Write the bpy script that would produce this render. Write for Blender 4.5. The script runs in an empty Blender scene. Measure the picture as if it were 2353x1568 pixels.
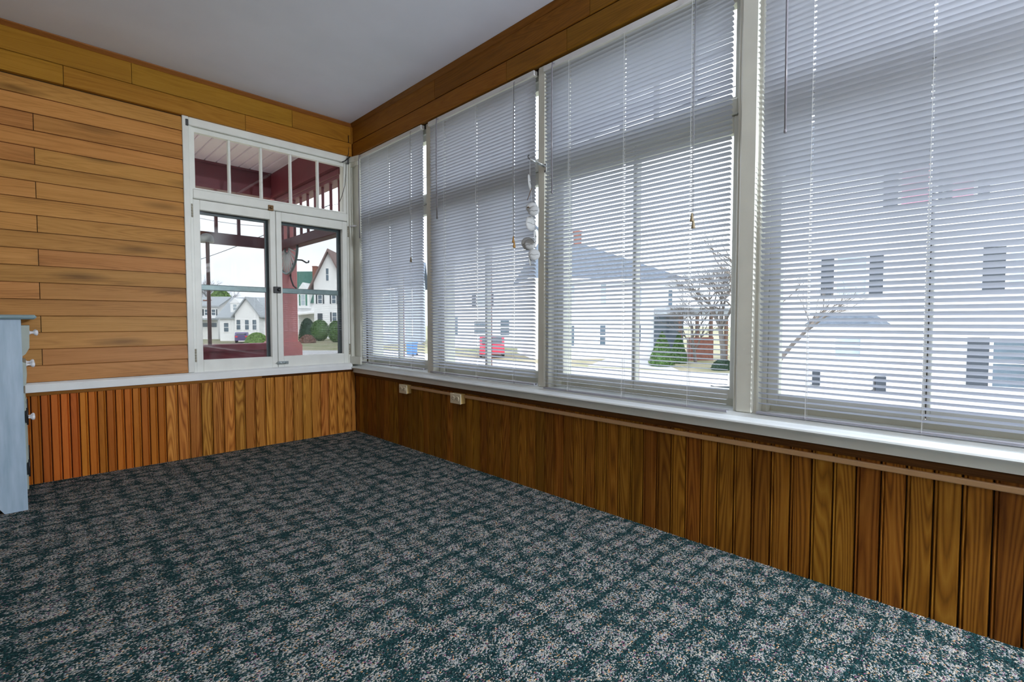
import bpy, bmesh, math, random
from mathutils import Vector, Matrix
R = math.radians
C = bpy.context.scene
COL = C.collection
rng = random.Random(7)

# ------------------------------------------------------------------ camera
CAM = Vector((-1.9765, -3.8507, 0.92))
YAW, PITCH, FPX = R(44.845), R(-2.304), 1128.2
cd = bpy.data.cameras.new('camera')
cd.sensor_fit = 'HORIZONTAL'; cd.sensor_width = 36.0
cd.lens = 36.0 * FPX / 2353.0
cd.clip_start = 0.02; cd.clip_end = 900
cam = bpy.data.objects.new('camera', cd); COL.objects.link(cam)
cam.location = CAM
cam.rotation_euler = (R(90) + PITCH, 0, -YAW)
C.camera = cam

# ------------------------------------------------------------------ sky (overcast) and exposure
SKY = 3.0
FILL_LAMP = 340.0                             # watts of the unseen fill lamp added behind the camera
wd = bpy.data.worlds.new('overcast_sky'); C.world = wd; wd.use_nodes = True
nt = wd.node_tree; nt.nodes.clear()
wo = nt.nodes.new('ShaderNodeOutputWorld'); bg = nt.nodes.new('ShaderNodeBackground')
tc = nt.nodes.new('ShaderNodeTexCoord'); mp = nt.nodes.new('ShaderNodeMapping'); mp.inputs['Scale'].default_value = (1.6, 1.6, 5)
nz = nt.nodes.new('ShaderNodeTexNoise'); nz.inputs['Scale'].default_value = 1.5; nz.inputs['Detail'].default_value = 4
cr = nt.nodes.new('ShaderNodeValToRGB')
cr.color_ramp.elements[0].position = 0.35; cr.color_ramp.elements[0].color = (0.80, 0.87, 1.0, 1)
cr.color_ramp.elements[1].position = 0.65; cr.color_ramp.elements[1].color = (0.96, 0.98, 1.0, 1)
nt.links.new(tc.outputs['Generated'], mp.inputs['Vector']); nt.links.new(mp.outputs['Vector'], nz.inputs['Vector'])
nt.links.new(nz.outputs['Fac'], cr.inputs['Fac']); nt.links.new(cr.outputs['Color'], bg.inputs['Color'])
bg.inputs['Strength'].default_value = SKY
nt.links.new(bg.outputs['Background'], wo.inputs['Surface'])
# veiled sun behind the photographer: a wide soft disc behind thin cloud
sd = bpy.data.lights.new('veiled_sun', 'SUN'); sd.energy = 3.0; sd.angle = R(50); sd.color = (1.0, 0.97, 0.93)
sun = bpy.data.objects.new('veiled_sun', sd); COL.objects.link(sun)
sun.rotation_euler = Vector((0.35, 1.0, -0.62)).to_track_quat('-Z', 'Y').to_euler()
vs = C.view_settings
vs.view_transform = 'Standard'; vs.look = 'None'; vs.exposure = 0.15; vs.gamma = 1.0; vs.use_curve_mapping = False
C.cycles.max_bounces = 14; C.cycles.diffuse_bounces = 6; C.cycles.transparent_max_bounces = 24
C.cycles.sample_clamp_indirect = 6.0
C.cycles.use_denoising = True

# ------------------------------------------------------------------ helpers
class MB:
    def __init__(s): s.v = []; s.f = []; s.sm = []
    def add(s, vs_, fs, smooth=False):
        b = len(s.v); s.v += [tuple(p) for p in vs_]
        for f in fs: s.f.append([b + i for i in f]); s.sm.append(smooth)
        return s
    def box(s, x0, x1, y0, y1, z0, z1, ch=0.0):
        if x0 > x1: x0, x1 = x1, x0
        if y0 > y1: y0, y1 = y1, y0
        if z0 > z1: z0, z1 = z1, z0
        if ch <= 0:
            s.add([(x0,y0,z0),(x1,y0,z0),(x1,y1,z0),(x0,y1,z0),(x0,y0,z1),(x1,y0,z1),(x1,y1,z1),(x0,y1,z1)],
                  [(0,3,2,1),(4,5,6,7),(0,1,5,4),(1,2,6,5),(2,3,7,6),(3,0,4,7)])
            return s
        c = min(ch, (x1-x0)*.45, (y1-y0)*.45, (z1-z0)*.45)
        bm = bmesh.new()
        bmesh.ops.create_cube(bm, size=1)
        for v in bm.verts:
            v.co = Vector(((x0+x1)/2 + v.co.x*(x1-x0), (y0+y1)/2 + v.co.y*(y1-y0), (z0+z1)/2 + v.co.z*(z1-z0)))
        bmesh.ops.bevel(bm, geom=list(bm.edges), offset=c, segments=1, affect='EDGES', profile=0.5)
        bm.verts.index_update()
        s.add([v.co[:] for v in bm.verts], [[v.index for v in f.verts] for f in bm.faces])
        bm.free(); return s
    def prism(s, prof, axis, a, b, smooth=False):
        """extrude a closed 2-D profile along axis; profile coords are the two other axes in x,y,z order"""
        def P(p, t):
            return (t, p[0], p[1]) if axis == 0 else ((p[0], t, p[1]) if axis == 1 else (p[0], p[1], t))
        n = len(prof)
        vv = [P(p, a) for p in prof] + [P(p, b) for p in prof]
        ff = [(i, (i+1) % n, n+(i+1) % n, n+i) for i in range(n)]
        s.add(vv, ff, smooth); s.add(vv[:n], [list(range(n))[::-1]]); s.add(vv[n:], [list(range(n))])
        return s
    def tube(s, pts, r, n=6, smooth=True, caps=True):
        pts = [Vector(p) for p in pts]; rings = []
        rr = r if isinstance(r, (list, tuple)) else [r]*len(pts)
        up = None
        for i, p in enumerate(pts):
            d = (pts[min(i+1, len(pts)-1)] - pts[max(i-1, 0)])
            if d.length < 1e-9: d = Vector((0,0,1))
            d.normalize()
            if up is None:
                up = d.orthogonal().normalized()
            else:
                up = (up - d*up.dot(d))
                up = up.normalized() if up.length > 1e-6 else d.orthogonal().normalized()
            w = d.cross(up)
            rings.append([p + (up*math.cos(2*math.pi*k/n) + w*math.sin(2*math.pi*k/n))*rr[i] for k in range(n)])
        vv = [q for ring in rings for q in ring]; ff = []
        for i in range(len(pts)-1):
            for k in range(n):
                ff.append((i*n+k, i*n+(k+1) % n, (i+1)*n+(k+1) % n, (i+1)*n+k))
        s.add(vv, ff, smooth)
        if caps:
            s.add(rings[0], [list(range(n))[::-1]]); s.add(rings[-1], [list(range(n))])
        return s
    def lathe(s, prof, o=(0,0,0), axis=(0,0,1), n=12, smooth=True):
        """prof: list of (radius, distance along axis)"""
        a = Vector(axis).normalized(); u = a.orthogonal().normalized(); w = a.cross(u); o = Vector(o)
        vv = []; ff = []
        for r_, t in prof:
            for k in range(n):
                an = 2*math.pi*k/n
                vv.append(o + a*t + (u*math.cos(an) + w*math.sin(an))*r_)
        m = len(prof)
        for i in range(m-1):
            for k in range(n):
                ff.append((i*n+k, i*n+(k+1) % n, (i+1)*n+(k+1) % n, (i+1)*n+k))
        s.add(vv, ff, smooth)
        s.add(vv[:n], [list(range(n))[::-1]]); s.add(vv[-n:], [list(range(n))])
        return s
    def mesh(s, name):
        me = bpy.data.meshes.new(name)
        me.from_pydata(s.v, [], s.f)
        me.polygons.foreach_set('use_smooth', s.sm)
        bm = bmesh.new(); bm.from_mesh(me)
        bmesh.ops.remove_doubles(bm, verts=bm.verts, dist=1e-6)
        bmesh.ops.recalc_face_normals(bm, faces=bm.faces)
        bm.to_mesh(me); bm.free()
        me.update(); return me
    def build(s, name, mat, parent=None, loc=None):
        me = s.mesh(name)
        if loc is not None:
            me.transform(Matrix.Translation(-Vector(loc)))
        me.materials.append(mat)
        o = bpy.data.objects.new(name, me); COL.objects.link(o)
        if loc is not None: o.location = loc
        if parent: o.parent = parent
        return o

def centre_build(mb, name, mat, parent=None):
    xs = [p[0] for p in mb.v]; ys = [p[1] for p in mb.v]; zs = [p[2] for p in mb.v]
    return mb.build(name, mat, parent, loc=((min(xs)+max(xs))/2, (min(ys)+max(ys))/2, min(zs)))

def link(name, me, parent=None, loc=(0,0,0), rot=(0,0,0)):
    o = bpy.data.objects.new(name, me); COL.objects.link(o)
    o.location = loc; o.rotation_euler = rot
    if parent: o.parent = parent
    return o
def tag(o, label=None, cat=None, group=None, kind=None):
    if label: o['label'] = label
    if cat: o['category'] = cat
    if group: o['group'] = group
    if kind: o['kind'] = kind
    return o
def empty(name, loc=(0,0,0), rz=0.0):
    o = bpy.data.objects.new(name, None); COL.objects.link(o)
    o.empty_display_size = 0.1; o.location = loc; o.rotation_euler = (0,0,rz); return o
def struct(o): o['kind'] = 'structure'; return o

def at(px, py, D):
    """the world point that the photograph shows at pixel px, py at depth D metres along the view"""
    f = Vector((math.sin(YAW)*math.cos(PITCH), math.cos(YAW)*math.cos(PITCH), math.sin(PITCH)))
    r = Vector((math.cos(YAW), -math.sin(YAW), 0)); u = r.cross(f)
    return CAM + f*D + r*((px-1176.5)/FPX*D) - u*((py-784)/FPX*D)

# ------------------------------------------------------------------ materials
def newmat(name):
    m = bpy.data.materials.new(name); m.use_nodes = True
    n = m.node_tree; n.nodes.clear()
    out = n.nodes.new('ShaderNodeOutputMaterial'); p = n.nodes.new('ShaderNodeBsdfPrincipled')
    n.links.new(p.outputs['BSDF'], out.inputs['Surface'])
    return m, n, p
def ND(n, t, **kw):
    x = n.nodes.new(t)
    for k, v in kw.items():
        if hasattr(x, k): setattr(x, k, v)
        else: x.inputs[k.replace('_', ' ')].default_value = v
    return x
def L(n, a, b): n.links.new(a, b)
def c4(c): return (c[0], c[1], c[2], 1)
def plain(name, col, rough=0.5, metal=0.0, var=0.06, scale=30.0, bump=0.0, spec=0.5):
    m, n, p = newmat(name)
    g = ND(n, 'ShaderNodeNewGeometry'); z = ND(n, 'ShaderNodeTexNoise', Scale=scale, Detail=3.0)
    L(n, g.outputs['Position'], z.inputs['Vector'])
    r_ = ND(n, 'ShaderNodeValToRGB')
    r_.color_ramp.elements[0].position = 0.3; r_.color_ramp.elements[1].position = 0.7
    r_.color_ramp.elements[0].color = c4([x*(1-var) for x in col]); r_.color_ramp.elements[1].color = c4([min(1, x*(1+var)) for x in col])
    L(n, z.outputs['Fac'], r_.inputs['Fac']); L(n, r_.outputs['Color'], p.inputs['Base Color'])
    p.inputs['Roughness'].default_value = rough; p.inputs['Metallic'].default_value = metal
    p.inputs['Specular IOR Level'].default_value = spec
    if bump > 0:
        b = ND(n, 'ShaderNodeBump', Strength=bump, Distance=0.002); L(n, z.outputs['Fac'], b.inputs['Height']); L(n, b.outputs['Normal'], p.inputs['Normal'])
    return m
def wood(name, dark, mid, light, axis, rough=0.42, vary=0.22, ring=0.5, hue=0.009, knots=0.0):
    """grain runs along axis (0 x, 1 y, 2 z); each board (object) gets its own grain and tone"""
    m, n, p = newmat(name)
    g = ND(n, 'ShaderNodeTexCoord'); oi = ND(n, 'ShaderNodeObjectInfo')
    mul = ND(n, 'ShaderNodeMath', operation='MULTIPLY'); mul.inputs[1].default_value = 37.0
    L(n, oi.outputs['Random'], mul.inputs[0])
    ad = ND(n, 'ShaderNodeVectorMath', operation='ADD')
    L(n, g.outputs['Object'], ad.inputs[0]); L(n, mul.outputs[0], ad.inputs[1])
    sc = [1.0, 1.0, 1.0]; sc[axis] = 0.055
    mp_ = ND(n, 'ShaderNodeMapping'); mp_.inputs['Scale'].default_value = sc; L(n, ad.outputs[0], mp_.inputs['Vector'])
    fine = ND(n, 'ShaderNodeTexNoise', Scale=260.0, Detail=4.0, Roughness=0.65); L(n, mp_.outputs[0], fine.inputs['Vector'])
    broad = ND(n, 'ShaderNodeTexNoise', Scale=16.0, Detail=3.0, Distortion=0.6); L(n, mp_.outputs[0], broad.inputs['Vector'])
    # growth rings: contour lines of a stretched noise field
    ringf = ND(n, 'ShaderNodeTexNoise', Scale=11.0, Detail=1.0); L(n, mp_.outputs[0], ringf.inputs['Vector'])
    k = ND(n, 'ShaderNodeMath', operation='MULTIPLY'); k.inputs[1].default_value = 23.0; L(n, ringf.outputs['Fac'], k.inputs[0])
    pp = ND(n, 'ShaderNodeMath', operation='PINGPONG'); pp.inputs[1].default_value = 0.5; L(n, k.outputs[0], pp.inputs[0])
    pw = ND(n, 'ShaderNodeMath', operation='MULTIPLY'); pw.inputs[1].default_value = 2.0; L(n, pp.outputs[0], pw.inputs[0])
    mixr = ND(n, 'ShaderNodeMix', data_type='FLOAT'); mixr.inputs[0].default_value = ring
    L(n, broad.outputs['Fac'], mixr.inputs[2]); L(n, pw.outputs[0], mixr.inputs[3])
    mixf = ND(n, 'ShaderNodeMix', data_type='FLOAT'); mixf.inputs[0].default_value = 0.32
    L(n, mixr.outputs[0], mixf.inputs[2]); L(n, fine.outputs['Fac'], mixf.inputs[3])
    r_ = ND(n, 'ShaderNodeValToRGB'); e = r_.color_ramp.elements
    e[0].position = 0.22; e[0].color = c4(dark); e[1].position = 0.78; e[1].color = c4(light)
    x = e.new(0.48); x.color = c4(mid)
    L(n, mixf.outputs[0], r_.inputs['Fac'])
    hs = ND(n, 'ShaderNodeHueSaturation')
    mr = ND(n, 'ShaderNodeMapRange'); mr.inputs['To Min'].default_value = 1-vary; mr.inputs['To Max'].default_value = 1+vary*.8
    L(n, oi.outputs['Random'], mr.inputs['Value']); L(n, mr.outputs['Result'], hs.inputs['Value'])
    m2 = ND(n, 'ShaderNodeMath', operation='MULTIPLY'); m2.inputs[1].default_value = 7.31; L(n, oi.outputs['Random'], m2.inputs[0])
    fr = ND(n, 'ShaderNodeMath', operation='FRACT'); L(n, m2.outputs[0], fr.inputs[0])
    mh = ND(n, 'ShaderNodeMapRange'); mh.inputs['To Min'].default_value = 0.5-hue; mh.inputs['To Max'].default_value = 0.5+hue
    L(n, fr.outputs[0], mh.inputs['Value']); L(n, mh.outputs['Result'], hs.inputs['Hue'])
    col = r_.outputs['Color']
    if knots > 0:
        kv = ND(n, 'ShaderNodeMapping'); ks = [9.0, 9.0, 9.0]; ks[axis] = 1.9; kv.inputs['Scale'].default_value = ks
        L(n, ad.outputs[0], kv.inputs['Vector'])
        vo = ND(n, 'ShaderNodeTexVoronoi', Scale=1.0); L(n, kv.outputs[0], vo.inputs['Vector'])
        kr = ND(n, 'ShaderNodeMapRange'); kr.inputs['From Min'].default_value = 0.05; kr.inputs['From Max'].default_value = 0.30
        kr.inputs['To Min'].default_value = 1-knots; kr.inputs['To Max'].default_value = 1.0
        L(n, vo.outputs['Distance'], kr.inputs['Value'])
        mm = ND(n, 'ShaderNodeMix', data_type='RGBA', blend_type='MULTIPLY'); mm.inputs[0].default_value = 1.0
        L(n, col, mm.inputs[6]); L(n, kr.outputs['Result'], mm.inputs[7]); col = mm.outputs[2]
    L(n, col, hs.inputs['Color']); L(n, hs.outputs['Color'], p.inputs['Base Color'])
    p.inputs['Roughness'].default_value = rough; p.inputs['Specular IOR Level'].default_value = 0.14
    b = ND(n, 'ShaderNodeBump', Strength=0.12, Distance=0.001); L(n, mixf.outputs[0], b.inputs['Height']); L(n, b.outputs['Normal'], p.inputs['Normal'])
    return m
def glass(name, tint=(0.96, 0.98, 0.98), dirt=0.0):
    m = bpy.data.materials.new(name); m.use_nodes = True; n = m.node_tree; n.nodes.clear()
    out = ND(n, 'ShaderNodeOutputMaterial'); t = ND(n, 'ShaderNodeBsdfTransparent'); t.inputs['Color'].default_value = c4(tint)
    gl = ND(n, 'ShaderNodeBsdfGlossy'); gl.inputs['Roughness'].default_value = 0.02
    fr = ND(n, 'ShaderNodeFresnel', IOR=1.45); mx = ND(n, 'ShaderNodeMixShader')
    ge = ND(n, 'ShaderNodeNewGeometry'); fb = ND(n, 'ShaderNodeMath', operation='SUBTRACT', use_clamp=True)   # no inner reflection at the far face
    L(n, fr.outputs[0], fb.inputs[0]); L(n, ge.outputs['Backfacing'], fb.inputs[1])
    L(n, fb.outputs[0], mx.inputs[0]); L(n, t.outputs[0], mx.inputs[1]); L(n, gl.outputs[0], mx.inputs[2])
    last = mx.outputs[0]
    if dirt > 0:
        d = ND(n, 'ShaderNodeBsdfTranslucent'); d.inputs['Color'].default_value = (0.8, 0.85, 0.9, 1)
        g = ND(n, 'ShaderNodeNewGeometry'); z = ND(n, 'ShaderNodeTexNoise', Scale=14.0, Detail=5.0); L(n, g.outputs['Position'], z.inputs['Vector'])
        mr = ND(n, 'ShaderNodeMapRange'); mr.inputs['From Min'].default_value = 0.4; mr.inputs['From Max'].default_value = 0.8; mr.inputs['To Max'].default_value = dirt
        L(n, z.outputs['Fac'], mr.inputs['Value'])
        m2 = ND(n, 'ShaderNodeMixShader'); L(n, mr.outputs['Result'], m2.inputs[0]); L(n, last, m2.inputs[1]); L(n, d.outputs[0], m2.inputs[2]); last = m2.outputs[0]
    L(n, last, out.inputs['Surface'])
    return m
def slat_mat(name, col, trans):
    m = bpy.data.materials.new(name); m.use_nodes = True; n = m.node_tree; n.nodes.clear()
    out = ND(n, 'ShaderNodeOutputMaterial')
    p = ND(n, 'ShaderNodeBsdfPrincipled'); p.inputs['Base Color'].default_value = c4(col); p.inputs['Roughness'].default_value = 0.45
    g = ND(n, 'ShaderNodeNewGeometry'); z = ND(n, 'ShaderNodeTexNoise', Scale=8.0, Detail=2.0); L(n, g.outputs['Position'], z.inputs['Vector'])
    r_ = ND(n, 'ShaderNodeValToRGB'); r_.color_ramp.elements[0].color = c4([x*.95 for x in col]); r_.color_ramp.elements[1].color = c4(col)
    L(n, z.outputs['Fac'], r_.inputs['Fac']); L(n, r_.outputs['Color'], p.inputs['Base Color'])
    t = ND(n, 'ShaderNodeBsdfTranslucent'); t.inputs['Color'].default_value = c4(col)
    mx = ND(n, 'ShaderNodeMixShader'); mx.inputs[0].default_value = trans
    L(n, p.outputs[0], mx.inputs[1]); L(n, t.outputs[0], mx.inputs[2]); L(n, mx.outputs[0], out.inputs['Surface'])
    return m
def carpet_mat():
    m, n, p = newmat('carpet')
    g = ND(n, 'ShaderNodeNewGeometry')
    # lattice of rounded pale patches about 8 cm apart, broken by dark hatching that runs along x
    wob = ND(n, 'ShaderNodeTexNoise', Scale=7.0, Detail=2.0); L(n, g.outputs['Position'], wob.inputs['Vector'])
    ws = ND(n, 'ShaderNodeVectorMath', operation='SCALE'); ws.inputs['Scale'].default_value = 0.035; L(n, wob.outputs['Color'], ws.inputs[0])
    wa = ND(n, 'ShaderNodeVectorMath', operation='ADD'); L(n, g.outputs['Position'], wa.inputs[0]); L(n, ws.outputs[0], wa.inputs[1])
    vm = ND(n, 'ShaderNodeMapping'); vm.inputs['Scale'].default_value = (12.0, 13.5, 1.0); L(n, wa.outputs[0], vm.inputs['Vector'])
    vo = ND(n, 'ShaderNodeTexVoronoi', feature='F1', Scale=1.0, Randomness=0.5); vo.voronoi_dimensions = '2D'
    L(n, vm.outputs[0], vo.inputs['Vector'])
    patch = ND(n, 'ShaderNodeMapRange', interpolation_type='SMOOTHSTEP'); patch.inputs['From Min'].default_value = 0.66; patch.inputs['From Max'].default_value = 0.16
    L(n, vo.outputs['Distance'], patch.inputs['Value'])
    hm = ND(n, 'ShaderNodeMapping'); hm.inputs['Scale'].default_value = (7.0, 62.0, 1.0); L(n, wa.outputs[0], hm.inputs['Vector'])
    hn = ND(n, 'ShaderNodeTexNoise', Scale=1.0, Detail=2.0); hn.noise_dimensions = '2D'; L(n, hm.outputs[0], hn.inputs['Vector'])
    hr = ND(n, 'ShaderNodeMapRange'); hr.inputs['From Min'].default_value = 0.38; hr.inputs['From Max'].default_value = 0.62
    hr.inputs['To Min'].default_value = -0.16; hr.inputs['To Max'].default_value = 0.10; L(n, hn.outputs['Fac'], hr.inputs['Value'])
    bn = ND(n, 'ShaderNodeTexNoise', Scale=2.2, Detail=1.0); L(n, g.outputs['Position'], bn.inputs['Vector'])
    br = ND(n, 'ShaderNodeMapRange'); br.inputs['From Min'].default_value = 0.3; br.inputs['From Max'].default_value = 0.7; br.inputs['To Min'].default_value = -0.04; br.inputs['To Max'].default_value = 0.04
    L(n, bn.outputs['Fac'], br.inputs['Value'])
    s1 = ND(n, 'ShaderNodeMath', operation='MULTIPLY_ADD'); s1.inputs[1].default_value = 0.42; s1.inputs[2].default_value = 0.165; L(n, patch.outputs['Result'], s1.inputs[0])
    s2 = ND(n, 'ShaderNodeMath', operation='ADD'); L(n, s1.outputs[0], s2.inputs[0]); L(n, hr.outputs['Result'], s2.inputs[1])
    s3 = ND(n, 'ShaderNodeMath', operation='ADD'); L(n, s2.outputs[0], s3.inputs[0]); L(n, br.outputs['Result'], s3.inputs[1])
    # each tuft is pale or dark by chance, with more pale tufts inside a patch
    tm = ND(n, 'ShaderNodeMapping'); tm.inputs['Scale'].default_value = (235.0, 290.0, 1.0); L(n, wa.outputs[0], tm.inputs['Vector'])
    tv = ND(n, 'ShaderNodeTexVoronoi', feature='F1', Scale=1.0); tv.voronoi_dimensions = '2D'; L(n, tm.outputs[0], tv.inputs['Vector'])
    sx = ND(n, 'ShaderNodeSeparateColor'); L(n, tv.outputs['Color'], sx.inputs[0])
    df = ND(n, 'ShaderNodeMath', operation='SUBTRACT'); L(n, s3.outputs[0], df.inputs[0]); L(n, sx.outputs[0], df.inputs[1])
    st = ND(n, 'ShaderNodeMapRange', interpolation_type='SMOOTHSTEP'); st.inputs['From Min'].default_value = -0.14; st.inputs['From Max'].default_value = 0.24; L(n, df.outputs[0], st.inputs['Value'])
    pale = ND(n, 'ShaderNodeValToRGB'); e = pale.color_ramp.elements; pale.color_ramp.interpolation = 'CONSTANT'
    e[0].position = 0; e[0].color = CARPET_PALE[0]; e[1].position = 0.88; e[1].color = CARPET_PALE[3]
    x = e.new(0.5); x.color = CARPET_PALE[1]; x = e.new(0.8); x.color = CARPET_PALE[2]; x = e.new(0.94); x.color = CARPET_PALE[4]
    L(n, sx.outputs[1], pale.inputs['Fac'])
    dk = ND(n, 'ShaderNodeValToRGB'); e = dk.color_ramp.elements
    e[0].color = (0.006, 0.016, 0.020, 1); e[1].color = (0.018, 0.070, 0.074, 1); L(n, sx.outputs[2], dk.inputs['Fac'])
    mx = ND(n, 'ShaderNodeMix', data_type='RGBA'); L(n, st.outputs['Result'], mx.inputs[0]); L(n, dk.outputs['Color'], mx.inputs[6]); L(n, pale.outputs['Color'], mx.inputs[7])
    L(n, mx.outputs[2], p.inputs['Base Color'])
    p.inputs['Roughness'].default_value = 0.95; p.inputs['Specular IOR Level'].default_value = 0.1
    b = ND(n, 'ShaderNodeBump', Strength=0.7, Distance=0.004); b.invert = True; L(n, tv.outputs['Distance'], b.inputs['Height']); L(n, b.outputs['Normal'], p.inputs['Normal'])
    return m
CARPET_PALE = [(0.37,0.38,0.38,1),(0.50,0.46,0.39,1),(0.24,0.27,0.32,1),(0.50,0.27,0.12,1),(0.22,0.08,0.15,1)]
def ground_mat():
    m, n, p = newmat('dormant_ground')
    g = ND(n, 'ShaderNodeNewGeometry'); z = ND(n, 'ShaderNodeTexNoise', Scale=0.35, Detail=6.0); L(n, g.outputs['Position'], z.inputs['Vector'])
    r_ = ND(n, 'ShaderNodeValToRGB'); e = r_.color_ramp.elements
    e[0].position = 0.36; e[0].color = (0.15, 0.17, 0.07, 1); e[1].position = 0.62; e[1].color = (0.31, 0.27, 0.19, 1)
    L(n, z.outputs['Fac'], r_.inputs['Fac']); L(n, r_.outputs['Color'], p.inputs['Base Color']); p.inputs['Roughness'].default_value = 0.95
    return m
def siding_mat(name, col, pitch=0.11, depth=0.5):
    m, n, p = newmat(name)
    g = ND(n, 'ShaderNodeTexCoord'); s = ND(n, 'ShaderNodeSeparateXYZ'); L(n, g.outputs['Object'], s.inputs[0])
    k = ND(n, 'ShaderNodeMath', operation='DIVIDE'); k.inputs[1].default_value = pitch; L(n, s.outputs['Z'], k.inputs[0])
    f = ND(n, 'ShaderNodeMath', operation='FRACT'); L(n, k.outputs[0], f.inputs[0])
    b = ND(n, 'ShaderNodeBump', Strength=depth, Distance=0.02); b.invert = True; L(n, f.outputs[0], b.inputs['Height']); L(n, b.outputs['Normal'], p.inputs['Normal'])
    z = ND(n, 'ShaderNodeTexNoise', Scale=2.0, Detail=3.0); L(n, g.outputs['Object'], z.inputs['Vector'])
    r_ = ND(n, 'ShaderNodeValToRGB'); r_.color_ramp.elements[0].color = c4([c*.9 for c in col]); r_.color_ramp.elements[1].color = c4(col)
    L(n, z.outputs['Fac'], r_.inputs['Fac']); L(n, r_.outputs['Color'], p.inputs['Base Color']); p.inputs['Roughness'].default_value = 0.7
    return m
def painted_blue():
    m, n, p = newmat('worn_blue_paint')
    g = ND(n, 'ShaderNodeTexCoord'); mp_ = ND(n, 'ShaderNodeMapping'); mp_.inputs['Scale'].default_value = (1, 1, 0.12); L(n, g.outputs['Object'], mp_.inputs['Vector'])
    z = ND(n, 'ShaderNodeTexNoise', Scale=42.0, Detail=5.0); L(n, mp_.outputs[0], z.inputs['Vector'])
    r_ = ND(n, 'ShaderNodeValToRGB'); e = r_.color_ramp.elements
    e[0].position = 0.3; e[0].color = (0.32, 0.44, 0.56, 1); e[1].position = 0.72; e[1].color = (0.46, 0.58, 0.71, 1)
    L(n, z.outputs['Fac'], r_.inputs['Fac']); L(n, r_.outputs['Color'], p.inputs['Base Color']); p.inputs['Roughness'].default_value = 0.5
    return m

M = {}
M['siding'] = wood('cedar_clapboard', (0.27,0.108,0.026), (0.52,0.240,0.066), (0.64,0.31,0.10), 0, ring=0.20, vary=0.13, hue=0.007, knots=0.5)
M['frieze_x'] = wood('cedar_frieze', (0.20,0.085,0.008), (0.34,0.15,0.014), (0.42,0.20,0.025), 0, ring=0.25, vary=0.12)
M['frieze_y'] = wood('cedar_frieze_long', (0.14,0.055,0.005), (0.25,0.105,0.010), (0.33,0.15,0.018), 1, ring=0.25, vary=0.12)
M['red_board'] = wood('red_brown_beadboard', (0.30,0.076,0.010), (0.50,0.140,0.018), (0.60,0.18,0.026), 2, ring=0.15, vary=0.22)
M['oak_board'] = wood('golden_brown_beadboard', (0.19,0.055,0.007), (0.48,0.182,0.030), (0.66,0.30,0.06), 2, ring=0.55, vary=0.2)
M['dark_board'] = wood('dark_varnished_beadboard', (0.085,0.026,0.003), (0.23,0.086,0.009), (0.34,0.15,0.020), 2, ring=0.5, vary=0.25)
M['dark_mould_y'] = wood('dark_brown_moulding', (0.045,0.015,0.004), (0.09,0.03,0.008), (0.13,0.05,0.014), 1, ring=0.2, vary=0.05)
M['mould_x'] = wood('amber_moulding', (0.18,0.07,0.012), (0.33,0.15,0.03), (0.42,0.2,0.05), 0, ring=0.2, vary=0.08)
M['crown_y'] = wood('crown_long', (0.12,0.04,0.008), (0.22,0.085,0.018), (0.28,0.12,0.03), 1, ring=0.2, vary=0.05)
M['crown_x'] = wood('crown_short', (0.14,0.05,0.010), (0.25,0.10,0.02), (0.32,0.14,0.035), 0, ring=0.2, vary=0.05)
M['globe'] = glass('clear_fill_lamp_globe', (1.0, 1.0, 1.0))
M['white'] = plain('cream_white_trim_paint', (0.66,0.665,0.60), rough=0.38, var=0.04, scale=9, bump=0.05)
M['white_lit'] = plain('lit_white_trim_paint', (0.82,0.83,0.79), rough=0.38, var=0.04, scale=9, bump=0.05)  # same trim paint, made lighter for the light reaching the back wall
M['sill_lit'] = plain('lit_white_sill_paint', (0.88,0.90,0.90), rough=0.35, var=0.03, scale=9, bump=0.05)  # sill paint again, brightness of the back-wall light put into its colour
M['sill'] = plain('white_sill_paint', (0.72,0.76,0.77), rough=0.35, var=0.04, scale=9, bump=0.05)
M['ceiling'] = plain('ceiling_paint', (0.78,0.81,0.92), rough=0.85, var=0.03, scale=3.0, bump=0.02)
M['plaster'] = plain('plain_wall_paint', (0.30,0.24,0.17), rough=0.85, var=0.04, scale=4)
M['backing'] = plain('dark_backing', (0.018,0.009,0.004), rough=0.9)
M['carpet'] = carpet_mat()
M['slat'] = slat_mat('white_blind_slat', (0.58,0.61,0.69), 0.28)
M['blind_rail'] = plain('white_blind_rail', (0.74,0.75,0.78), rough=0.35, var=0.02)
M['rail_shaded'] = plain('shaded_bottom_rail', (0.33,0.33,0.38), rough=0.35, var=0.03)  # white rail coloured darker to carry the shading of its underside
M['cord'] = plain('white_cord', (0.72,0.73,0.74), rough=0.8)
M['cord_grey'] = plain('grey_cord', (0.25,0.25,0.27), rough=0.8)
M['wand'] = plain('clear_grey_wand', (0.22,0.21,0.24), rough=0.2)
M['tassel'] = plain('gold_wood_tassel', (0.42,0.22,0.05), rough=0.45, var=0.15)
M['tassel_dull'] = plain('dull_wood_tassel', (0.28,0.22,0.13), rough=0.45, var=0.15)
M['glass'] = glass('window_glass', (0.97,0.985,0.985))
M['glass_dimmed'] = glass('dimmed_old_storm_glass', (0.61,0.61,0.61), dirt=0.03)  # grey tint added to dim the bright view outside, besides faint dirt
M['alu'] = plain('dark_storm_frame', (0.055,0.075,0.085), rough=0.4, metal=0.3, var=0.1)
M['alu_light'] = plain('grey_storm_rail', (0.22,0.28,0.29), rough=0.4, metal=0.4, var=0.1)
M['maroon'] = plain('maroon_porch_paint', (0.16,0.026,0.040), rough=0.5, var=0.12, scale=6)
M['maroon_lit'] = plain('lit_red_porch_paint', (0.80,0.29,0.30), rough=0.55, var=0.10, scale=6)  # post colour lightened to carry the daylight falling on it
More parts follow.
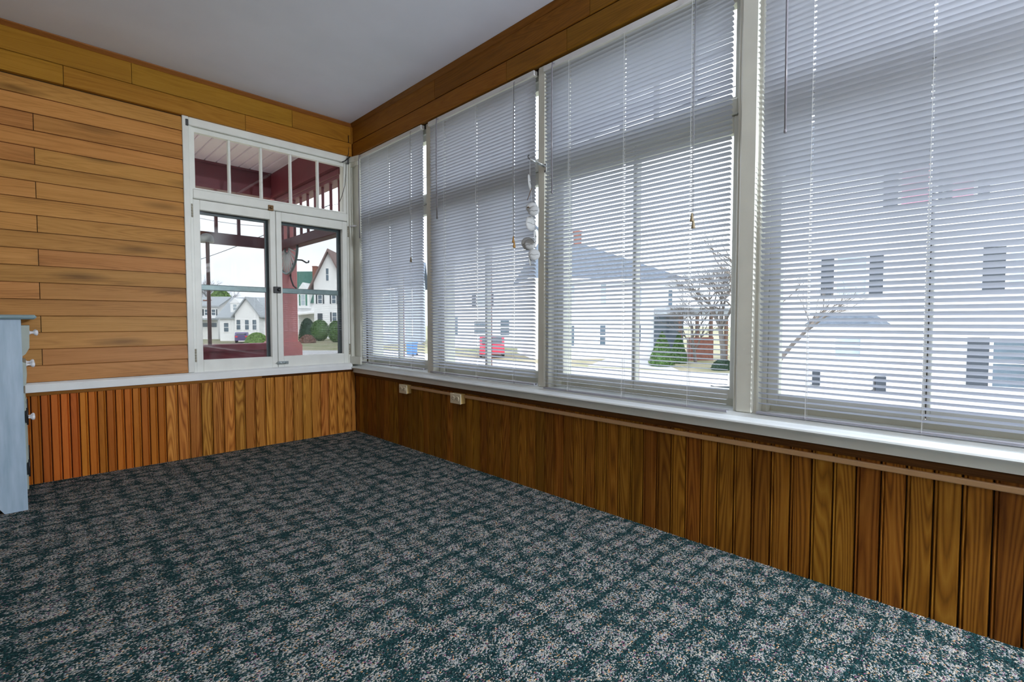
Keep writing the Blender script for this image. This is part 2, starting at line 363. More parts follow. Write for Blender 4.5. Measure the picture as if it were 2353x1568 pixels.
M['maroon_mid'] = plain('lighter_maroon_railing_paint', (0.30,0.055,0.085), rough=0.5, var=0.12, scale=6)  # railing maroon set lighter than on the beams
M['porch_ceiling'] = plain('pale_pink_porch_ceiling', (0.86,0.78,0.86), rough=0.6, var=0.03, scale=6)
M['black'] = plain('black_metal', (0.012,0.012,0.014), rough=0.4)
M['iron'] = plain('wrought_iron', (0.05,0.05,0.055), rough=0.5)
M['brass'] = plain('tarnished_brass', (0.20,0.11,0.045), rough=0.45, metal=0.4, var=0.3)
M['chrome'] = plain('chrome', (0.55,0.62,0.64), rough=0.22, metal=0.9)
M['hinge'] = plain('painted_hinge', (0.35,0.32,0.25), rough=0.5, var=0.3)
M['ivory'] = plain('ivory_plastic', (0.68,0.60,0.44), rough=0.35, var=0.03)
M['ivory_side'] = plain('yellowed_plastic', (0.62,0.44,0.17), rough=0.4, var=0.05)
M['raceway'] = plain('tan_raceway', (0.50,0.30,0.15), rough=0.45, var=0.05)
M['blue'] = painted_blue()
M['blue_top'] = plain('grey_blue_top', (0.24,0.34,0.37), rough=0.4, var=0.08, scale=14)
M['drawer_grey'] = plain('grey_green_drawer_paint', (0.36,0.40,0.36), rough=0.45, var=0.08, scale=14)
M['porcelain'] = plain('white_porcelain', (0.84,0.83,0.88), rough=0.15, var=0.02)
M['shell'] = slat_mat('capiz_shell', (0.70,0.71,0.72), 0.42)
M['shell_line'] = plain('shell_crack', (0.10,0.10,0.10), rough=0.8)
M['twine'] = plain('brown_twine', (0.13,0.07,0.03), rough=0.9)
M['alu_bright'] = plain('bright_aluminium', (0.70,0.74,0.76), rough=0.25, metal=0.7)
M['clapboard_white'] = siding_mat('white_house_siding', (0.86,0.87,0.88))
M['clapboard_blue'] = siding_mat('blue_grey_house_siding', (0.42,0.47,0.56))
M['house_trim'] = plain('white_house_trim', (0.88,0.88,0.88), rough=0.5, var=0.02, scale=2)
M['roof_grey'] = plain('grey_shingle_roof', (0.10,0.125,0.165), rough=0.9, var=0.25, scale=5)
M['roof_pale'] = plain('pale_grey_shingle_roof', (0.38,0.41,0.44), rough=0.9, var=0.12, scale=5)
M['roof_brown'] = plain('brown_shingle_roof', (0.22,0.15,0.14), rough=0.9, var=0.15, scale=5)
M['roof_green'] = plain('dark_green_shingle_roof', (0.055,0.15,0.12), rough=0.9, var=0.15, scale=3)
M['shutter'] = plain('dark_slate_shutter', (0.035,0.045,0.06), rough=0.6, var=0.1)
M['shutter_green'] = plain('green_shutter', (0.05,0.2,0.14), rough=0.6, var=0.1)
M['house_glass'] = plain('dark_window_glass', (0.10,0.14,0.18), rough=0.08, var=0.2, scale=1.5)
M['house_glass_pale'] = plain('curtained_window_glass', (0.40,0.47,0.52), rough=0.12, var=0.15, scale=1.5)
M['pink_glass'] = plain('window_with_pink_curtain', (0.55,0.22,0.32), rough=0.3, var=0.2, scale=1.5)
M['brick'] = plain('red_brick', (0.22,0.085,0.06), rough=0.9, var=0.25, scale=7)
M['porch_brown'] = plain('brown_porch_post', (0.16,0.085,0.06), rough=0.7, var=0.1)
M['bark'] = plain('bare_bark', (0.16,0.14,0.125), rough=0.9, var=0.25, scale=6)
M['bark_far'] = plain('pale_far_bark', (0.20,0.20,0.23), rough=0.9, var=0.15, scale=2)
M['leaf'] = plain('clipped_green_foliage', (0.065,0.14,0.03), rough=0.8, var=0.4, scale=9)
M['leaf_dark'] = plain('dark_evergreen_foliage', (0.025,0.06,0.032), rough=0.8, var=0.35, scale=9)
M['leaf_bright'] = plain('bright_shrub_foliage', (0.17,0.29,0.07), rough=0.8, var=0.3, scale=5)
M['leaf_brown'] = plain('brown_winter_shrub', (0.26,0.15,0.12), rough=0.9, var=0.3, scale=9)
M['road'] = plain('pale_street', (0.42,0.42,0.43), rough=0.9, var=0.06, scale=0.4)
M['ground'] = ground_mat()
M['car_red'] = plain('red_car_paint', (0.50,0.02,0.05), rough=0.25, var=0.03)
M['car_purple'] = plain('dark_violet_car_paint', (0.10,0.07,0.20), rough=0.25, var=0.03)
M['car_glass'] = plain('car_glass', (0.03,0.04,0.05), rough=0.06)
M['rubber'] = plain('tyre_rubber', (0.015,0.015,0.016), rough=0.85)
M['lampred'] = plain('tail_lamp', (0.7,0.05,0.08), rough=0.2)
M['blue_plastic'] = plain('bright_blue_plastic', (0.06,0.20,0.62), rough=0.4, var=0.05)
M['milk'] = plain('milky_lamp_shade', (0.60,0.64,0.68), rough=0.4, var=0.04)

# ================================================================== SETTING
XL, YR, H = -2.50, -9.2, 2.53          # left wall, rear wall, ceiling height
SW, SB = 0.545, 0.560                  # sill heights: window wall, back wall
fl = struct(MB().box(XL, 0.0, YR, 0.0, -0.12, 0.0).build('floor', M['carpet']))
ce = struct(MB().box(XL-0.1, 0.24, YR-0.1, 0.12, H, H+0.1).build('ceiling', M['ceiling']))

# ---- back wall (y = 0): backing sheets around the window opening, then every board its own piece
WX0, WX1 = -1.167, -0.045              # window opening in the back wall
wb = MB()
wb.box(XL-0.1, 0.24, 0.002, 0.12, -0.12, 0.53)
wb.box(XL-0.1, WX0-0.02, 0.002, 0.12, 0.53, H)
wb.box(WX0-0.02, 0.24, 0.002, 0.12, 2.262, H)
wb.box(-0.036, 0.24, 0.002, 0.12, 0.53, 2.262)
wall_back = struct(wb.build('wall_back', M['backing']))
def clap(x0, x1, z0, e, t=0.015):
    return MB().prism([(0.002, z0+0.001), (-t+0.001, z0), (-t, z0+0.001), (-t, z0+0.004), (-0.0055, z0+e-0.005), (0.0015, z0+e-0.005), (0.0015, z0+e)], 0, x0, x1)
NROW, ZC0, ZC1 = 18, 0.577, 2.262
e = (ZC1-ZC0)/NROW
for i in range(NROW):
    z0 = ZC0 + i*e
    k = NROW-1-i                                           # row index from the top
    if k >= 2 and k % 2 == 0:
        for a, b in ((XL, -1.9075), (-1.9045, -1.2055)):
            centre_build(clap(a, b, z0, e), 'clapboard', M['siding'], wall_back)
    else:
        centre_build(clap(XL, -1.2055, z0, e), 'clapboard', M['siding'], wall_back)
def frieze_x(x0, x1, z0, z1, t):
    return MB().prism([(0.002, z0), (-t, z0), (-t-0.003, z0+0.006), (-t-0.003, z1-0.006), (-t+0.004, z1), (0.002, z1)], 0, x0, x1)
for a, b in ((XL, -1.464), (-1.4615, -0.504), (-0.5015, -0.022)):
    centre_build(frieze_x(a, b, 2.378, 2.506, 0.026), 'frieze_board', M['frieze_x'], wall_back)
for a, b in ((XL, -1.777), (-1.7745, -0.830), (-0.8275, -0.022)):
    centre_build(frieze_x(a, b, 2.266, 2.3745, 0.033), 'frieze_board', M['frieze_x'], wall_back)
# beadboard of the wainscot
bx = [-2.5,-2.459,-2.418,-2.377,-2.336,-2.295,-2.254,-2.213,-2.172,-2.131,-2.09,-2.047,-2.004,-1.961,-1.921,-1.880,-1.838,-1.797,-1.756,-1.717,-1.674,-1.633,-1.589,-1.547,-1.506,-1.464,-1.420,-1.378,-1.334,
      -1.269,-1.203,-1.134,-1.068,-1.0,-0.929,-0.862,-0.793,-0.724,-0.659,-0.590,-0.524,-0.453,-0.383,-0.312,-0.243,-0.174,-0.111,-0.052,-0.012]
def bead_x(a, b, z0, z1, t=0.014):
    p = [(a+0.0015, 0.0015), (a+0.0015, -t+0.007), (a+0.004, -t), (b-0.013, -t), (b-0.0105, -t+0.006), (b-0.008, -t+0.001), (b-0.005, -t), (b-0.0028, -t+0.002), (b-0.0016, -t+0.007), (b-0.0015, 0.0015)]
    return MB().prism(p, 2, z0, z1)
for i in range(len(bx)-1):
    red = bx[i+1] <= -1.334
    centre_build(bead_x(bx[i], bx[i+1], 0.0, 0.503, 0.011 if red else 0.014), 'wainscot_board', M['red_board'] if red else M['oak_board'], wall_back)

# ---- window wall (x = 0)
PIL = [(-0.125, 0.0), (-1.098, -1.032), (-2.136, -2.058), (-3.190, -3.098), (-4.250, -4.165), (-5.30, -5.21), (-6.36, -6.27)]
wr = MB()
wr.box(0.002, 0.14, YR-0.1, 0.0, -0.12, 0.525)
wr.box(0.002, 0.14, YR-0.1, 0.0, 2.258, H)
wr.box(0.002, 0.14, YR-0.1, -6.36, 0.525, 2.258)
wall_right = struct(wr.build('wall_right', M['backing']))
def bead_y(a, b, z0, z1, t=0.014):
    p = [(0.0015, a+0.0015), (-t+0.007, a+0.0015), (-t, a+0.004), (-t, b-0.013), (-t+0.006, b-0.0105), (-t+0.001, b-0.008), (-t, b-0.005), (-t+0.002, b-0.0028), (-t+0.007, b-0.0016), (0.0015, b-0.0015)]
    return MB().prism(p, 2, z0, z1)
y = -0.016
while y > -4.45:
    w = 0.0662 + rng.uniform(-0.0018, 0.0018)
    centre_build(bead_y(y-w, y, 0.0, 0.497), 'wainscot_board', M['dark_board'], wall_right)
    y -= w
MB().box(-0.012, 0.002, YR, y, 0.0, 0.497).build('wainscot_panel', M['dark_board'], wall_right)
def frieze_y(y0, y1, z0, z1, t):
    return MB().prism([(0.002, z0), (-t, z0), (-t-0.003, z0+0.006), (-t-0.003, z1-0.006), (-t+0.004, z1), (0.002, z1)], 1, y0, y1)
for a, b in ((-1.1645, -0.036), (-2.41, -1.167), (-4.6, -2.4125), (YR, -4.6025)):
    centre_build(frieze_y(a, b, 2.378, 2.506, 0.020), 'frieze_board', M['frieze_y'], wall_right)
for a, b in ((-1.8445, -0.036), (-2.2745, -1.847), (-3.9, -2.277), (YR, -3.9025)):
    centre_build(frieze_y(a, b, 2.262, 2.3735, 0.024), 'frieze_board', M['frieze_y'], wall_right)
# crown mouldings, corner bead, dark strip under the sill, sills
def crown(s):                                              # profile away from the wall by s
    return [(0.002, 2.500), (s*0.018, 2.500), (s*0.022, 2.506), (s*0.030, 2.514), (s*0.042, 2.524), (s*0.044, 2.529), (0.002, 2.529)]
struct(MB().prism(crown(-1), 0, XL, -0.0).build('trim_1', M['crown_x']))
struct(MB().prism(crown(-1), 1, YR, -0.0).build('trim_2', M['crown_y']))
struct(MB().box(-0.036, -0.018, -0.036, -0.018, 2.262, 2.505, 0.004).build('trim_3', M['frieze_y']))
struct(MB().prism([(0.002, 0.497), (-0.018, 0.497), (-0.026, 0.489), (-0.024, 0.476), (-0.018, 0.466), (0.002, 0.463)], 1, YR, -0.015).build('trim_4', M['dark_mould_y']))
struct(MB().prism([(0.002, 0.522), (-0.018, 0.522), (-0.026, 0.514), (-0.022, 0.506), (-0.018, 0.500), (0.002, 0.498)], 0, -2.5, -0.75).build('trim_5', M['mould_x']))
struct(MB().prism([(0.002, 0.522), (-0.018, 0.522), (-0.023, 0.514), (-0.018, 0.503), (0.002, 0.500)], 0, -0.75, -0.015).build('trim_6', M['dark_mould_y']))
sillp = [(0.10, 0.570), (-0.012, 0.566), (-0.014, SW+0.006), (-0.050, SW+0.002), (-0.060, SW-0.003), (-0.062, SW-0.009), (-0.057, SW-0.015), (-0.038, SW-0.017), (-0.036, 0.495), (0.002, 0.495), (0.10, 0.53)]
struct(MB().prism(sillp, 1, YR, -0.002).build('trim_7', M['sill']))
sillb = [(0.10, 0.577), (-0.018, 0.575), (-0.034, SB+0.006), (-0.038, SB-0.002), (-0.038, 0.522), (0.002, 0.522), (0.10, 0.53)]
struct(MB().prism(sillb, 0, XL, -0.050).build('trim_8', M['sill_lit']))

# ---- left and rear walls (behind the camera)
wl = struct(MB().box(XL-0.1, XL, YR-0.1, 0.002, -0.12, H).build('wall_left', M['plaster']))
wre = MB().box(XL-0.1, 0.14, YR-0.1, YR, -0.12, H)
wall_rear = struct(wre.build('wall_rear', M['plaster']))

# ---- window units: frame, transom with five panes, pair of casements, dark storm frames outside
def xform(origin, along, out):
    o = Vector(origin); a = Vector(along); q = Vector(out)
    return lambda u, v, z: o + a*u + q*v + Vector((0, 0, z))
class UB(MB):
    """box builder in window coordinates: u along the wall, v outward, z up"""
    def __init__(s, T): super().__init__(); s.T = T
    def ub(s, u0, u1, v0, v1, z0, z1, ch=0.0):
        m = MB().box(u0, u1, v0, v1, z0, z1, ch)
        s.add([s.T(*p) for p in m.v], m.f); return s
def window_unit(idx, origin, along, out, Wd, storm=True, mat_glass='glass', z0=0.567, z1=2.262, meet=None, smeet=0.040, paint='white', send=0.040, brail=0.088):
    T = xform(origin, along, out)
    root = struct(empty('window_%d' % idx, T(Wd/2, 0.05, z0)))
    def fin(mb, name, mat, par=None):
        o = mb.build(name, M[mat]); pm = par or root
        o.parent = pm
        if par is None: o.matrix_parent_inverse = Matrix.Translation(-(T(Wd/2, 0.05, z0)))
        return o
    meet = meet or Wd/2
    zt0, zt1 = 1.742, 1.806                                 # transom bar
    fr = UB(T)
    fr.ub(-0.004, 0.016, 0.0, 0.13, z0-0.03, z1).ub(Wd-0.016, Wd+0.004, 0.0, 0.13, z0-0.03, z1)
    fr.ub(0.016, Wd-0.016, 0.0, 0.13, z1-0.035, z1).ub(0.016, Wd-0.016, -0.004, 0.13, zt0, zt1, 0.006)
    fr.ub(0.016, Wd-0.016, 0.045, 0.13, z0-0.03, z0)
    fin(fr, 'window_frame', paint)
    ts = UB(T)
    a, b, c, d = 0.016, Wd-0.016, zt1, z1-0.035
    s = 0.020
    ts.ub(a, a+s, 0.018, 0.052, c, d).ub(b-s, b, 0.018, 0.052, c, d).ub(a+s, b-s, 0.018, 0.052, d-0.040, d).ub(a+s, b-s, 0.018, 0.052, c, c+0.012)
    tso = fin(ts, 'transom_sash', paint)
    gw = (b-a-2*s)/5.0
    for i in range(1, 5):
        u = a+s+gw*i
        fin(UB(T).ub(u-0.0085, u+0.0085, 0.020, 0.050, c+0.012, d-0.040, 0.004), 'muntin', paint, tso)
    for i in range(5):
        u = a+s+gw*i
        fin(UB(T).ub(u, u+gw, 0.034, 0.037, c+0.010, d-0.038), 'pane', mat_glass, tso)
    for (p, q) in ((0.016, meet-0.0015), (meet+0.0015, Wd-0.016)):
        sl = 0.040 if p < 0.1 else smeet; sr = smeet if p < 0.1 else send
        sb = UB(T)
        sb.ub(p, p+sl, 0.006, 0.044, z0+0.003, zt0-0.003, 0.003).ub(q-sr, q, 0.006, 0.044, z0+0.003, zt0-0.003, 0.003)
        sb.ub(p+sl, q-sr, 0.006, 0.044, zt0-0.070, zt0-0.003, 0.003).ub(p+sl, q-sr, 0.006, 0.044, z0+0.003, z0+brail, 0.003)
        so = fin(sb, 'casement_sash', paint)
        fin(UB(T).ub(p+sl-0.004, q-sr+0.004, 0.026, 0.029, z0+brail-0.003, zt0-0.068), 'pane', mat_glass, so)
        if storm:
            fs = UB(T)
            A, B = p+0.020, q-0.020
            fs.ub(A, A+0.030, 0.080, 0.100, z0+0.03, zt0-0.01).ub(B-0.030, B, 0.080, 0.100, z0+0.03, zt0-0.01)
            fs.ub(A+0.03, B-0.03, 0.080, 0.100, zt0-0.085, zt0-0.01).ub(A+0.03, B-0.03, 0.080, 0.100, z0+0.03, z0+0.07)
            sf = fin(fs, 'storm_frame', 'alu')
            fin(UB(T).ub(A+0.03, B-0.03, 0.076, 0.100, 1.135, 1.175, 0.004), 'storm_rail', 'alu_light', sf)
            fin(UB(T).ub(A+0.03, B-0.03, 0.092, 0.094, 1.175, zt0-0.085), 'storm_pane', 'glass_dimmed', sf)
            fin(UB(T).ub(A+0.03, B-0.03, 0.086, 0.088, z0+0.07, 1.135), 'storm_pane', 'glass_dimmed', sf)
    # maroon strip on the outside of the meeting stiles
    fin(UB(T).ub(meet-0.006, meet+0.004, 0.045, 0.055, z0+0.003, zt0-0.003), 'outer_strip', 'maroon')
    return root, T, fin

# window_1: the casement in the back wall; u runs from its left side to the right
w1, T1, fin1 = window_unit(1, (WX0, 0, 0), (1, 0, 0), (0, 1, 0), WX1-WX0, storm=True, meet=-0.623-WX0, paint='white_lit')
cs = UB(T1)
cs.ub(-0.038, -0.002, -0.020, 0.02, 0.577, 2.272, 0.003)                              # left casing
fin1(cs, 'casing', 'white_lit')
fin1(UB(T1).ub(-0.002, WX1-WX0, -0.018, 0.0, 2.215, 2.268, 0.004), 'head_casing', 'white_lit')
for u, z in ((0.010, 1.66), (0.010, 0.69), (WX1-WX0-0.010, 1.66), (WX1-WX0-0.010, 0.69)):
    m = MB()
    for k in range(5):
        m.lathe([(0.0045, 0), (0.0052, 0.002), (0.0052, 0.014), (0.0045, 0.016)], T1(u, -0.002, z-0.045+k*0.018), n=8)
    fin1(m, 'hinge', 'hinge')
uu = -0.623-WX0
m = UB(T1).ub(uu-0.055, uu-0.018, -0.012, 0.006, 1.735, 1.775, 0.003)
m.lathe([(0.010, 0), (0.012, 0.004), (0.009, 0.016), (0.004, 0.018)], T1(uu-0.036, -0.012, 1.756), (0, -1, 0), 10)
fin1(m, 'turn_latch', 'brass')
m = UB(T1).ub(uu-0.026, uu+0.026, -0.006, 0.006, 1.130, 1.178, 0.002)
m.lathe([(0.013, 0), (0.013, 0.008), (0.010, 0.014), (0.004, 0.015)], T1(uu+0.010, -0.006, 1.156), (0, -1, 0), 10)
fin1(m, 'rim_latch', 'black')
m = UB(T1).ub(uu-0.008, uu+0.072, -0.002, 0.006, 0.595, 0.618, 0.001)
m.tube([T1(uu-0.018, -0.008, 0.607), T1(uu+0.066, -0.008, 0.607)], 0.0055, 8)
m.ub(uu+0.018, uu+0.026, -0.016, 0.0, 0.598, 0.616, 0.001).ub(uu+0.050, uu+0.058, -0.016, 0.0, 0.598, 0.616, 0.001)
m.tube([T1(uu+0.036, -0.008, 0.607), T1(uu+0.036, -0.022, 0.600)], 0.004, 6)
fin1(m, 'barrel_bolt', 'chrome')
for u in (-0.012, WX1-WX0-0.012):
    fin1(UB(T1).ub(u-0.007, u+0.009, -0.024, -0.015, 2.205, 2.248, 0.002), 'transom_catch', 'iron')

# corner post: two pilasters with a hollow between, cap and base
cp = MB()
cp.box(-0.050, -0.026, -0.022, 0.0, 0.572, 2.256, 0.003)
cp.box(-0.026, 0.0, -0.012, 0.0, 0.572, 2.256)
cp.box(-0.012, 0.03, -0.092, -0.008, 0.572, 2.256)
cp.box(-0.022, 0.03, -0.128, -0.090, 0.572, 2.256, 0.003)
cap = MB()
cap.prism([(-0.052, -0.026), (-0.052, 0.0), (0.02, 0.0), (0.02, -0.134), (-0.026, -0.134)], 2, 2.216, 2.258)
cap.prism([(-0.040, -0.030), (-0.040, 0.0), (0.02, 0.0), (0.02, -0.12), (-0.026, -0.12)], 2, 2.185, 2.216)
bas = MB().prism([(-0.053, -0.030), (-0.053, 0.0), (0.02, 0.0), (0.02, -0.134), (-0.030, -0.134)], 2, 0.566, 0.628).box(-0.05, 0.10, 0.001, 0.10, 0.50, 0.60)
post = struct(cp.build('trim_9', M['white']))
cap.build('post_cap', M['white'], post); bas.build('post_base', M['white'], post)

# window_2 .. window_7 in the window wall, u runs from the back corner towards the camera
for i in range(6):
    ya, yb = PIL[i][0], PIL[i+1][1]
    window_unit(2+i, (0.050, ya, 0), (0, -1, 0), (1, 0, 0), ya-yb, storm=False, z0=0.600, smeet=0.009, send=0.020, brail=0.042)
# pillars between the windows
for i, (a, b) in enumerate(PIL[1:]):
    m = MB()
    if i in (0,):
        m.box(0.0, 0.14, a, b, 0.53, 2.258, 0.004)
    else:
        m.box(0.002, 0.14, a, b, 0.53, 2.258, 0.004).box(-0.012, 0.01, a+0.014, b-0.014, 0.566, 2.258, 0.006)
    struct(m.build('trim_%d' % (10+i), M['white']))
# ---- unseen globe lamp added behind the camera to brighten the room
LX, LY, LZ = -0.28, -5.7, 1.75
lr = empty('added_fill_lamp', (LX, LY, 0)); tag(lr, 'added fill lamp, a globe on a white pole out of view behind the camera', 'lamp')
for nm, mb, mt in (('base', MB().lathe([(0.15, 0), (0.15, 0.015), (0.10, 0.03), (0.015, 0.04)], (LX, LY, 0), n=20), 'white'),
                   ('pole', MB().tube([(LX, LY, 0.03), (LX, LY, LZ-0.17)], 0.012, 8), 'white'),
                   ('globe', MB().lathe([(0.19*math.sin(t), -0.19*math.cos(t)) for t in [0.22+k*2.9/12 for k in range(13)]], (LX, LY, LZ), n=24), 'globe')):
    o = mb.build(nm, M[mt]); o.parent = lr; o.matrix_parent_inverse = Matrix.Translation(-lr.location)
pl = bpy.data.lights.new('fill_bulb', 'POINT'); pl.energy = FILL_LAMP; pl.shadow_soft_size = 0.05; pl.color = (0.88, 0.94, 1.0)
lo = bpy.data.objects.new('fill_bulb', pl); COL.objects.link(lo); lo.location = (0, 0, LZ); lo.parent = lr

# ================================================================== BLINDS
PITCHS, SLW = 0.0197, 0.0236
def slat_mesh(Ln, twist, ladders):
    us = [0.0, 0.005]
    for l in ladders: us += [l-0.0042, l+0.0042]
    us += [Ln-0.005, Ln]
    mids = sorted(us); full = []
    for a, b in zip(mids[:-1], mids[1:]):
        full.append(a)
        if b-a > 0.1: full.append((a+b)/2)
    full.append(mids[-1]); us = full
    ws = [-0.5, -0.3, -0.10, 0.10, 0.3, 0.5]
    vv = []; ff = []
    for u in us:
        an = twist*(u/Ln-0.5); f = 0.72 if (u in (0.0, Ln)) else 1.0
        for w in ws:
            x = w*f*SLW; z = 0.0021*(1-(2*w*f)**2)
            vv.append((x*math.cos(an)+z*math.sin(an), -(u-Ln/2), -x*math.sin(an)+z*math.cos(an)))
    n = len(ws)
    for i in range(len(us)-1):
        hole = any(abs((us[i]+us[i+1])/2-l) < 0.001 for l in ladders)
        for k in range(n-1):
            if hole and k == 2: continue
            ff.append((i*n+k, i*n+k+1, (i+1)*n+k+1, (i+1)*n+k))
    me = bpy.data.meshes.new('slat'); me.from_pydata(vv, [], ff)
    me.polygons.foreach_set('use_smooth', [True]*len(ff)); me.materials.append(M['slat']); me.update()
    return me
def blind(label, y0, y1, ztop, zbot, tilt, twist, kup, kdown, wand=None, cord=None, tassels='tassel', jit=1.2, ladf=(0.17, 0.5, 0.83), XB=-0.006, seed=1):
    """y0 the end by the back corner, y1 the end nearer the camera; tilt in degrees at eye level, kup/kdown its change per metre"""
    rg = random.Random(seed)
    Ln = y0-y1; ym = (y0+y1)/2
    root = empty('venetian_blind', (XB, ym, ztop))
    tag(root, label, 'blind', 'white mini blinds along the window wall')
    def put(mb, name, mat, par=None):
        o = mb.build(name, M[mat]); o.parent = par or root
        if par is None: o.matrix_parent_inverse = Matrix.Translation((-XB, -ym, -ztop))
        return o
    hr = MB().prism([(XB-0.014, ztop-0.026), (XB-0.016, ztop-0.022), (XB-0.016, ztop), (XB+0.012, ztop), (XB+0.012, ztop-0.026)], 1, y1, y0)
    put(hr, 'headrail', 'blind_rail')
    lad = [Ln*f for f in ladf]
    me = slat_mesh(Ln-0.006, R(twist), [l-0.003 for l in lad])
    n = int((ztop-0.035-zbot-0.012)/PITCHS)
    for i in range(n):
        z = ztop-0.040-i*PITCHS
        dz = z-0.92
        t = tilt + (kup*dz if dz > 0 else kdown*dz) + rg.gauss(0, jit)
        t = min(max(t, 6), 62)
        o = link('slat', me, root, (0, 0, z-ztop), (0, R(t), rg.gauss(0, 0.0006)))
    zb = zbot
    br = MB().prism([(XB-0.012, zb+0.003), (XB-0.010, zb), (XB+0.010, zb), (XB+0.012, zb+0.003), (XB+0.012, zb+0.008), (XB-0.012, zb+0.008)], 1, y1, y0)
    bo = put(br, 'bottom_rail', 'rail_shaded')
    for f in lad:
        yy = y0-f
        m = MB()
        for dx in (-0.0125, 0.0125):
            m.tube([(XB+dx, yy, ztop-0.026), (XB+dx, yy, zb+0.004)], 0.0006, 4, smooth=False)
        m.tube([(XB, yy+0.001, ztop-0.026), (XB, yy+0.001, zb-0.004)], 0.0007, 4, smooth=False)
        m.lathe([(0.004, 0), (0.004, 0.003), (0.002, 0.006)], (XB, yy, zb-0.006), n=6)
        put(m, 'ladder_cord', 'cord')
    if wand:
        yy, zz = wand
        m = MB().tube([(XB-0.030, yy, ztop-0.012), (XB-0.033, yy, ztop-0.05), (XB-0.036, yy-0.002, (ztop+zz)/2), (XB-0.034, yy-0.004, zz)], 0.0038, 6)
        m.tube([(XB-0.016, yy, ztop-0.012), (XB-0.030, yy, ztop-0.012)], 0.003, 6)
        m.lathe([(0.0045, 0), (0.0058, 0.006), (0.0050, 0.012), (0.003, 0.014)], (XB-0.034, yy-0.004, zz-0.012), n=8)
        put(m, 'tilt_wand', 'wand')
    if cord:
        yy, zz, two = cord
        m = MB().tube([(XB-0.022, yy, ztop-0.02), (XB-0.026, yy+0.002, (ztop+zz)/2), (XB-0.024, yy, zz+0.06)], 0.0011, 5)
        if two: m.tube([(XB-0.022, yy-0.003, ztop-0.02), (XB-0.026, yy-0.003, (ztop+zz)/2), (XB-0.024, yy-0.006, zz+0.03)], 0.0011, 5)
        m.tube([(XB-0.016, yy, ztop-0.012), (XB-0.022, yy, ztop-0.02)], 0.0016, 5)
        lc = put(m, 'lift_cord', 'cord_grey')
        prof = [(0.0025, 0), (0.004, -0.004), (0.0055, -0.016), (0.0085, -0.032), (0.0085, -0.035), (0.003, -0.036)]
        put(MB().lathe(prof, (XB-0.024, yy, zz+0.062), n=10), 'tassel', tassels, lc)
        if two: put(MB().lathe(prof, (XB-0.024, yy-0.006, zz+0.034), n=10), 'tassel', tassels, lc)
    return root
blind('white mini blind nearest the corner post, hung to the right of the casement window', -0.128, -1.008, 2.256, 0.583, 36, -8, 22, 20, wand=(-0.165, 1.60), cord=(-0.885, 1.31, False), tassels='tassel_dull', seed=3)
blind('white mini blind with the string of shells hanging over its right edge', -1.088, -2.050, 2.250, 0.572, 33, -6, 20, 20, wand=(-1.205, 1.60), cord=(-1.905, 1.33, True), seed=5)
blind('white mini blind with bright sky gaps in its top, left of the broad pillar', -2.118, -3.082, 2.245, 0.560, 22, -8, 0, 26, wand=(-2.190, 1.585), cord=(-2.935, 1.30, True), tassels='tassel_dull', jit=2.0, seed=8)
blind('white mini blind right of the broad pillar, cut off by the photo edge', -3.192, -4.160, 2.245, 0.570, 31, 14, 20, 6, wand=(-3.275, 1.60), jit=0.9, seed=11)

# ================================================================== SMALL THINGS ON THE WALLS
def outlet(label, y0, y1, z0, z1, dx):
    root = empty('outlet_box', (-0.012, (y0+y1)/2, (z0+z1)/2))
    tag(root, label, 'outlet', 'surface outlets on the wainscot')
    X0 = -0.012; X1 = X0-dx
    def put(mb, name, mat, par=None):
        o = mb.build(name, M[mat]); o.parent = par or root
        if par is None: o.matrix_parent_inverse = Matrix.Translation(-root.location)
        return o
    put(MB().box(X1+0.006, X0+0.004, y0+0.003, y1-0.003, z0+0.002, z1-0.002, 0.002), 'box_body', 'ivory_side')
    face = put(MB().box(X1, X1+0.007, y0, y1, z0, z1, 0.003), 'cover_plate', 'ivory')
    yc = (y0+y1)/2; zc = (z0+z1)/2
    for s in (-1, 1):
        m = MB().lathe([(0.0165, 0), (0.0165, 0.002), (0.0150, 0.003)], (X1, yc+s*0.021, zc), (-1, 0, 0), 14)
        rc = put(m, 'socket', 'ivory')
        h = MB()
        for t in (-0.006, 0.006): h.box(X1-0.0036, X1-0.001, yc+s*0.021-0.006, yc+s*0.021+0.006, zc+t-0.0012, zc+t+0.0012)
        h.lathe([(0.0025, 0), (0.0025, 0.0026)], (X1-0.001, yc+s*0.021+0.010, zc), (-1, 0, 0), 8)
        put(h, 'socket_slots', 'black', rc)
    put(MB().lathe([(0.003, 0), (0.003, 0.0012), (0.001, 0.002)], (X1, yc, zc), (-1, 0, 0), 8), 'screw', 'ivory')
    return root
outlet('ivory surface outlet box nearest the corner, at the left end of the tan raceway', -0.853, -0.752, 0.400, 0.464, 0.042)
outlet('ivory surface outlet box with raceway on both sides, second from the corner', -1.462, -1.355, 0.398, 0.464, 0.042)
def race(label, y0, y1):
    m = MB().prism([(-0.011, 0.436), (-0.022, 0.437), (-0.024, 0.440), (-0.024, 0.452), (-0.022, 0.455), (-0.011, 0.456)], 1, y0, y1)
    return tag(m.build('wire_raceway', M['raceway'], loc=(-0.012, (y0+y1)/2, 0.445)), label, 'raceway')
race('short tan wire raceway between the two ivory outlet boxes', -1.358, -0.850)
race('long tan wire raceway running under the sill to the right edge of the photo', -6.8, -1.460)

